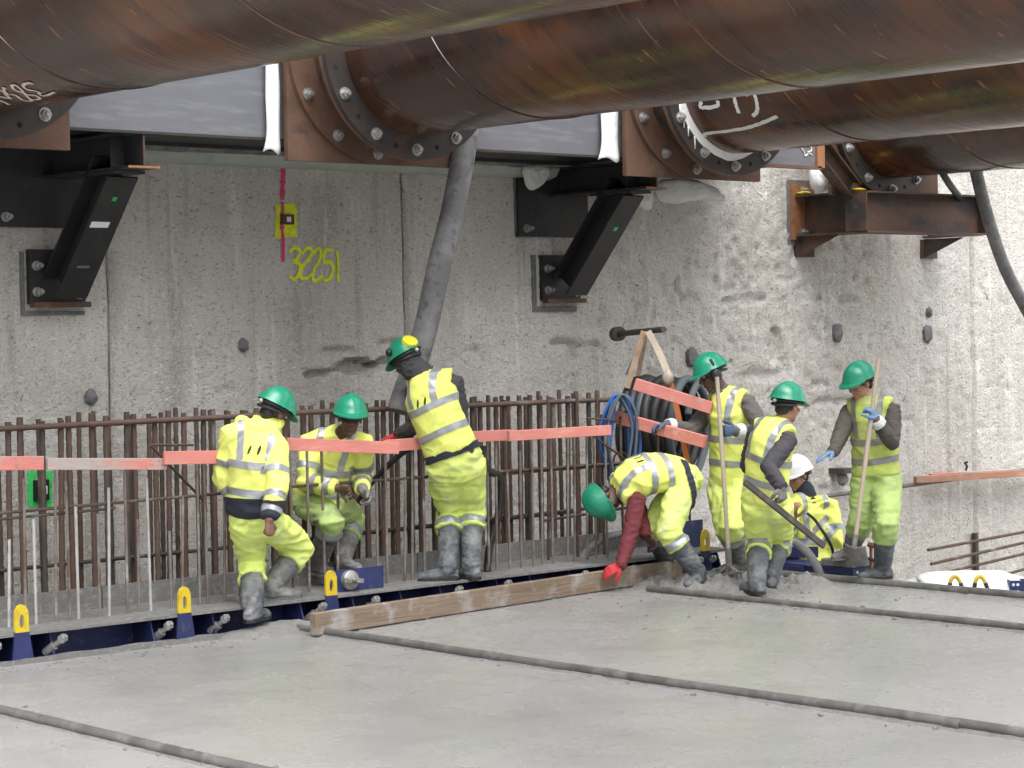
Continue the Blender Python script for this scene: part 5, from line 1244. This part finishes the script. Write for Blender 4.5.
# hooded worker leaning on the rail
w3 = person(dict(label='tall worker in yellow vest with dark hood under a helmet with a yellow badge', D=16.45, seed=3, skin='skin_dark', report=DBG, s=1.08,
    head=(406, 361, .03), face=(-.60, -.42, -.62), crown=(-.36, .92, -.05), neck=(427, 379, .0), pelvis=(456, 460, .0), chest=(-.6, -.1, -.7), eyes=False,
    sh=((414, 389, 1), (460, 383, 1)), el=((421, 424, -1), (461, 424, 1)), wr=((398, 435, 1), (448, 440, 1)),
    hand=(H((-.85, -.25, -.3), (.1, -.95, 0), 'glove_red', 1, (.5, .6, .4)), H((-.9, -.3, -.3), (.1, -.95, 0), 'glove_red', -1)),
    hip=((444, 466, .0), (468, 464, .02)), feet=(onz(448, 580.5, .191), onz(472, 579.5, .191)), knee=((450, 511, 1), (471, 509, 1)),
    toe=((-.95, 0, .1), (-.5, 0, -.75)), top='vest', jumper='jumper_dark', hem=.17, marks=True, bands=(.36, .68), arch=.05, cuff=(.36, .36), belt=True, waist=.32, boot_m=('boot', 'boot'), pocket=(0, (-.7, 0, .6))))
g_ = solid([ell(w3['hc'] - w3['A'][1] * .02 + w3['A'][2] * .0, .094, .112, .125, w3['A']), ell_tube([w3['hc'] - w3['A'][2] * .06 - w3['A'][1] * .03, lerp(w3['hc'], w3['N'], .6), w3['N'] + w3['up'] * .01, w3['N'] - w3['up'] * .05], [.096, .094, .098, .105], None, 18)], .01, 3)
link_mesh('hood', wrinkle(g_[0], g_[1], .012, 14, 3, 1.5), g_[2], 'jumper_dark', w3['body'], True)
r_, f_, u_ = w3['A']; hcn = w3['hc'] + u_ * .04
bdir = _n(cdir(.35, .75, .55)); bdl = np.array([bdir @ r_, bdir @ f_, bdir @ u_]); tq = 1 / math.sqrt((bdl[0] / .124) ** 2 + (bdl[1] / .148) ** 2 + (bdl[2] / .135) ** 2)
bn_ = _n(r_ * bdl[0] / .124 ** 2 + f_ * bdl[1] / .148 ** 2 + u_ * bdl[2] / .135 ** 2); bc_ = hcn + bdir * tq
autosmooth(MB().tube([bc_ - bn_ * .02, bc_ + bn_ * .012, bc_ + bn_ * .016], [.062, .06, .05], 20).build('round_badge', 'badge', w3['hel']))
cl_ = hcn + _n(cdir(-.75, .2, .62)) * .137
MB().blob(cl_, .028, .028, .03, 10, 8).build('lamp_clip', 'black_plastic', w3['hel'], True)
# worker bending over with the red sleeve
w4 = person(dict(label='worker bending double in a yellow vest with maroon sleeves and a red glove', D=17.45, seed=4, skin='skin_dark', report=DBG,
    head=(604, 500, -.05), face=(.50, -.80, .34), crown=(-.93, -.02, .30), neck=(622, 486, .0), pelvis=(682, 480, .15), chest=(-.1, -.95, .1), hair=1,
    sh=((637, 500, -1), (622, 478, 1)), el=((630, 536, -1), (640, 512, -1)), wr=((621, 565, -1), (645, 535, -1)),
    hand=(H((-.88, -.42, .2), (-.2, -.6, -.6), 'glove_red', 1, (.3, .35, .3), spread=.05), H((.6, -.6, .3), (-.4, -.4, .6), 'bare', -1, (.4, .5, .3))),
    hip=((683, 486, .03), (680, 490, .25)), feet=(onz(699, 586, .02), np.array([12.86, 12.42, .03])), knee=((668, 531, -1), (652, 524, -1)),
    toe=((-.5, 0, .8), (-.6, 0, .6)), top='vest', jumper='jumper_red', hem=.12, marks=True, bands=(.34, .62), arch=.10, cuff=(.36, .36), waist=.22, belt=True, boot_m=('boot', 'boot')))
# worker with ear muffs holding the rake and a pink plank
w5 = person(dict(label='worker with black ear muffs holding a rake and steadying a pink plank', D=18.0, seed=5, skin='skin_dark', report=DBG, s=1.02,
    head=(711, 374, .0), face=(-.88, -.36, .26), crown=(-.20, .97, .0), neck=(727, 396, .0), pelvis=(731, 480, .08), chest=(-.85, 0, .4),
    sh=((715, 405, 1), (748, 403, -1)), el=((690, 430, -1), (763, 432, -1)), wr=((668, 425, -1), (737, 431, -1)),
    hand=(H((-.95, -.1, .1), (.1, -.9, .3), 'glove_blue', 1, (.6, .7, .5), cuff=True), H((-.9, .0, .3), (-.25, .0, -.9), 'glove_blue', -1, (.9, 1.1, .8), cuff=True)),
    hip=((722, 487, .12), (740, 487, .0)), feet=(onz(747, 569, .04), onz(739, 573, .04)), knee=((727, 529, -1), (731, 527, -1)),
    toe=((-.8, 0, .5), (-.85, 0, .5)), top='vest', jumper='jumper_grey', hem=-.02, bands=(.22, .50), arch=.02, vest='hivis', trousers='hivis_trousers', cuff=(.36, .36), boot_m=('boot', 'boot_crusted')))
muffs(w5, 1 if w5['A'][0] @ CB > 0 else -1)
# worker seen from behind pushing the dark bar
w6 = person(dict(label='worker in yellow vest seen from behind turning his head and holding a dark bar', D=16.7, seed=6, skin='skin_light', report=DBG,
    head=(788, 405, .0), face=(.72, -.10, -.62), crown=(.12, .99, .0), neck=(778, 426, .0), pelvis=(766, 500, .05), chest=(-.2, -.1, -.95), hair=1, eyes=False,
    sh=((756, 432, 1), (788, 441, -1)), el=((748, 466, 1), (768, 468, -1)), wr=((757, 478, 1), (781, 486, -1)),
    hand=(H((.4, -.8, -.2), (.3, -.2, .9), 'glove_grey', 1, (.9, 1, .7)), H((.15, -.97, .1), (-.6, 0, -.75), 'glove_grey', -1, (.9, 1.0, .7))),
    hip=((757, 506, .04), (777, 507, .0)), feet=(onz(757, 594, .03), onz(770, 588, .03)), knee=((759, 541, -1), (781, 538, -1)),
    toe=((-.35, 0, -.75), (.0, 0, -.9)), top='vest', jumper='jumper_dark', hem=.02, bands=(.24, .55), arch=.05, trousers='hivis_trousers', cuff=(.34, .34), boot_m=('boot', 'boot')))
# worker with the white helmet below the slab edge
w7 = person(dict(label='worker in yellow jacket and white helmet looking at a phone below the slab edge', D=18.9, seed=7, skin='skin_light', report=DBG, helmet='helmet_white', s=1.03,
    head=(797, 475, .0), face=(-.70, -.26, .62), crown=(-.10, .98, .10), neck=(808, 499, .02), pelvis=(812, 585, .02), chest=(-.7, 0, .7), hair=1,
    sh=((793, 507, -1), (829, 508, 1)), el=((783, 540, -1), (836, 542, -1)), wr=((794, 517, -1), (806, 514, -1)),
    hand=(H((-.1, .7, .5), (.6, .2, -.4), 'bare', -1, (.6, .7, .5)), H((-.95, .2, .2), (-.2, .3, -.9), 'bare', 1, (.6, .7, .5))),
    hip=((802, 590, .0), (822, 590, .02)), feet=(at(800, 690, 18.8), at(824, 690, 18.95)), knee=((799, 640, -1), (822, 640, -1)),
    toe=((-.7, 0, .7), (-.6, 0, .7)), top='jacket', hem=.08, bands=(.26, .52), arch=.02, trousers='hivis_trousers'))
g_ = solid([ell_tube([w7['N'] - w7['up'] * .05, lerp(w7['N'], w7['nb'], .6)], [.10, .092], None, 18)], .01, 2)
link_mesh('dark_collar', g_[0], g_[2], 'navy', w7['body'], True)
# worker with the shovel on the right
w8 = person(dict(label='worker with the shovel in dirty vest pointing down with a light blue glove', D=17.65, seed=8, skin='skin_light', report=DBG,
    head=(860, 383, .0), face=(-.80, -.32, .50), crown=(-.14, .98, .10), neck=(870, 404, .0), pelvis=(876, 473, .02), chest=(-.75, 0, .65), hair=1,
    sh=((849, 412, 1), (893, 411, -1)), el=((840, 437, -1), (892, 443, -1)), wr=((833, 452, -1), (876, 420, -1)),
    hand=(H((-.80, -.30, .4), (.2, -.9, .1), 'glove_bright', 1, (.15, .25, .2), spread=.35), H((-.35, .85, .2), (-.8, -.1, -.5), 'glove_bright', 1, (.9, 1.1, .8), cuff=True)),
    hip=((866, 480, .05), (887, 480, .0)), feet=(np.array([14.12, 11.55, .12]), onz(883, 579, .0)), knee=((861, 521, -1), (886, 523, -1)),
    toe=((-.75, 0, .55), (-.95, 0, .30)), top='vest', jumper='jumper_brown', vest='hivis_dirty', tape='tape_dirty', hem=.0, bands=(.20, .48), arch=.02, trousers='hivis_dull', shin_bands=False, cuff=(.34, .34), boot_m=('boot_crusted', 'boot')))
glasses(w8, 'lens')

# ------------------------------------------------------------------ tools in their hands
MAT['darkbar'] = mat('muddy_dark_bar', (.075, .068, .060), .65, .1, [((.15, .14, .13), 9, .5, .72)], [(50, .004)])
def pole(mb, a, b, r, n=12): return mb.tube([a, lerp(a, b, .33), lerp(a, b, .66), b], [r, r * 1.05, r, r * .95], n)
def grip(p, i, off=.030):
    dirv, nn, h = p['hands'][i]; nn = _n(nn - dirv * (nn @ dirv)); return p['wr'][i] + dirv * .088 + nn * off
g5 = grip(w5, 1); Dg = lambda q: (CAMM.T @ (q - CAMP))[2] * -1
foot_r = onz(729, 579, .05)
rk = thing('rake', foot_r, 'wooden rake standing upright in the hand of the worker with ear muffs', 'rake')
top_r = at(717, 377, Dg(g5) - .02); gg = at(724, 431, Dg(g5)); 
autosmooth(pole(MB(), top_r, at(729, 560, Dg(foot_r)), .0175).build('handle', 'handle', rk))
rh = autosmooth(MB().tube([at(728, 548, Dg(foot_r)), at(729, 566, Dg(foot_r))], .026, 12).build('socket', 'toolsteel', rk))
b0, b1 = at(712, 577, Dg(foot_r) + .15), at(742, 572, Dg(foot_r) - .12); jn = at(729, 566, Dg(foot_r))
for e in (lerp(b0, b1, .12), lerp(b0, b1, .5), lerp(b0, b1, .88)): autosmooth(MB().bar(jn, e, .03, .022).build('fork_arm', 'toolsteel', rk, False, .004))
autosmooth(MB().bar(b0, b1, .035, .022).build('rake_bar', 'toolsteel', rk, False, .004))
for t in np.linspace(.03, .97, 8): q = lerp(b0, b1, t); autosmooth(MB().tube([q, q - np.array([0, 0, .05])], [.009, .006], 7).build('tine', 'toolsteel', rk))
# dark bar pushed by worker six
gl, gr = grip(w6, 0), grip(w6, 1); Dr = Dg(gr)
ba, bb = at(745, 482, Dr - .22), at(824, 546, Dr + .30)
sb = thing('straightedge', lerp(ba, bb, .5), 'dark grey metal bar held slanting in the hands of the worker seen from behind', 'bar')
MB().bar(ba, bb, .03, .045, (0, 0, 1)).build('blade', 'darkbar', sb, False, .003)
# shovel of worker eight
g8 = grip(w8, 1); Ds = Dg(g8)
st_, sb_ = at(879, 358, Ds + .02), at(854, 548, Ds - .12)
so = thing('shovel', sb_, 'shovel with long pale wooden handle held by the worker on the right', 'shovel')
autosmooth(pole(MB(), st_, sb_, .0185).build('handle', 'handle', so))
dl = _n(sb_ - st_); tip = at(858, 572, Dg(sb_) + .14); bl_d = _n(tip - sb_); wl = _n(np.cross(bl_d, CB) ) ; wl = _n(cdir(.75, .45, .9) - bl_d * (cdir(.75, .45, .9) @ bl_d)); nl = np.cross(wl, bl_d)
vs = []; nj, ni = 12, 11
for j in range(nj):
    v = j / (nj - 1); w_ = .088 * (1 if v < .55 else math.sqrt(max(0, 1 - ((v - .55) / .47) ** 2)) + .02)
    for i in range(ni): a = (i / (ni - 1) - .5) * 2; vs.append(sb_ + bl_d * (v * .22 - .02) + wl * w_ * a + nl * (.035 * a * a - .01 + .02 * v * v))
sh_ = link_mesh('blade', vs, [tuple(f) for f in grid_faces(ni, nj).tolist()], 'toolsteel', so, True); sh_.modifiers.new('s', 'SOLIDIFY').thickness = .005
autosmooth(MB().tube([lerp(st_, sb_, .93), sb_, sb_ + bl_d * .06], [.022, .022, .012], 12).build('socket', 'toolsteel', so))
# phone of the white helmet
g7 = grip(w7, 1, .02)
ph_ = thing('mobile_phone', g7, 'small dark phone in the hand of the worker with the white helmet', 'phone')
MB().bar(g7 + cdir(-.02, -.02, .01) * .0 - cdir(.5, -.3, .0) * .07, g7 + cdir(.5, -.3, .0) * .03, .07, .01, cdir(-.4, .6, .5)).build('case', 'black_plastic', ph_, False, .003)
# the two pink planks carried by worker five
D5 = Dg(grip(w5, 0))
plank('carried_plank', at(605, 414, D5 + .25), at(706, 442, D5 - .18), .045, .098, 'pink', 'lower of two pink planks, in the grip of a blue glove', 'plank', 'pink planks by the hose coil')
plank('carried_plank', at(635, 384, 18.15), at(712, 408, 17.95), .045, .098, 'pink', 'upper of two pink planks, in front of the black hose coil', 'plank', 'pink planks by the hose coil')

# edge form, blue boxes and hoses near the right end
eb = thing('edge_form', (13.99, 11.6, -.2), 'dark blue steel form beam along the far slab edge under the shovel', 'formwork')
zt = .055
MB().box(13.98, 14.30, 11.42, 11.432, -.3, zt).build('end_plate', 'blue', eb)
MB().box(13.98, 14.30, 11.433, 12.3, zt - .012, zt).build('top_plate', 'blue', eb)
MB().box(13.985, 13.998, 11.433, 12.3, -.3, zt - .013).build('side_plate', 'blue', eb)
MB().box(14.0, 14.29, 11.44, 11.78, zt + .001, .119).build('step_block', 'crust', eb, False, .008)
for k in range(2): autosmooth(MB().tube([(14.03, 11.4185, zt - .03 - k * .05), (14.03, 11.422, zt - .03 - k * .05)], .012, 8).build('bolt_hole', 'sticker', eb))
tr = thing('red_pin', ony(871, 560, 11.62), 'small rusty pin with bent hook standing beside the boot on the right', 'pin')
pb_ = at(871, 562, 17.95); autosmooth(MB().tube([pb_ - [0, 0, .08], at(871, 546, 17.95)], .014, 8).build('shaft', 'orangerust', tr)); autosmooth(MB().tube([at(868, 544, 17.95), at(874, 546, 17.95)], .022, 8).build('head', 'orangerust', tr))
autosmooth(MB().tube(spline([at(861, 565, 17.9), at(864, 560, 17.9), at(870, 559, 17.9), at(876, 562, 17.9)], 5), .012, 8).build('bent_hook', 'rubber', tr))
hose('arched_hose', [at(786, 539, 18.0), at(796, 543, 18.0), at(806, 551, 18.0), at(814, 562, 18.0), at(820, 575, 18.0), at(823, 592, 18.0), at(823, 640, 18.1)], .036, 'hosegrey', 'thick grey hose arching down in front of the white helmet worker', 'hose')
hose('thin_cable', [at(808, 514, 18.45), at(815, 520, 18.3), at(822, 530, 18.2), at(829, 541, 18.2), at(833, 552, 18.25), at(833, 570, 18.3), at(832, 600, 18.4)], .013, 'rubber', 'thin black cable hanging from the hand of the white helmet worker', 'cable')
fb_ = thing('formwork', at(770, 558, 18.5), 'dark blue steel form panel behind the boots of the man with the bar', 'formwork')
p0, p1 = at(770, 560, 18.6), at(826, 556, 18.6); dd_ = _n(p1 - p0)
MB().bar(at(752, 552, 18.7), at(818, 552, 18.7), .03, .09).build('upper_rail', 'blue', fb_); MB().bar(at(752, 575, 18.72), at(800, 570, 18.72), .02, .34).build('panel', 'blue', fb_)
MB().box(13.9, 13.93, 11.9, 12.5, -.2, .05).build('side_rail', 'blue', fb_)
# grey block and blue parts behind the bending worker's legs
pn = thing('formwork', ony(690, 560, 12.7), 'blue steel end of the formwork behind the bending worker', 'formwork')
MB().box(12.95, 13.6, 12.72, 12.74, -.1, .42).build('end_plate', 'blue', pn)

# crumbs of mortar dropped along the rails, the ledge and round the boots
cr = MB(); r2 = random.Random(3)
for k in range(420):
    w_ = r2.random()
    if w_ < .45: x_ = r2.choice((5.94, 9.03, 12.15, 13.55)) + r2.gauss(0, .09); y_ = r2.uniform(6, 12.2)
    elif w_ < .75: x_ = r2.uniform(6.3, 13.3); y_ = 12.3 - abs(r2.gauss(0, .12))
    else: x_ = r2.gauss(12.3, .6); y_ = 11.2 + r2.gauss(0, .5)
    if x_ > 13.9 or y_ > 12.36: continue
    s_ = r2.uniform(.004, .013) * (1.5 if r2.random() < .1 else 1)
    cr.blob((x_, y_, s_ * .35), s_ * r2.uniform(.8, 1.5), s_ * r2.uniform(.8, 1.5), s_ * .8, 6, 4, .5)
tag(cr.build('concrete_crumbs', 'heap', None, False), 'crumbs of concrete dropped on the slab', None, kind='stuff')
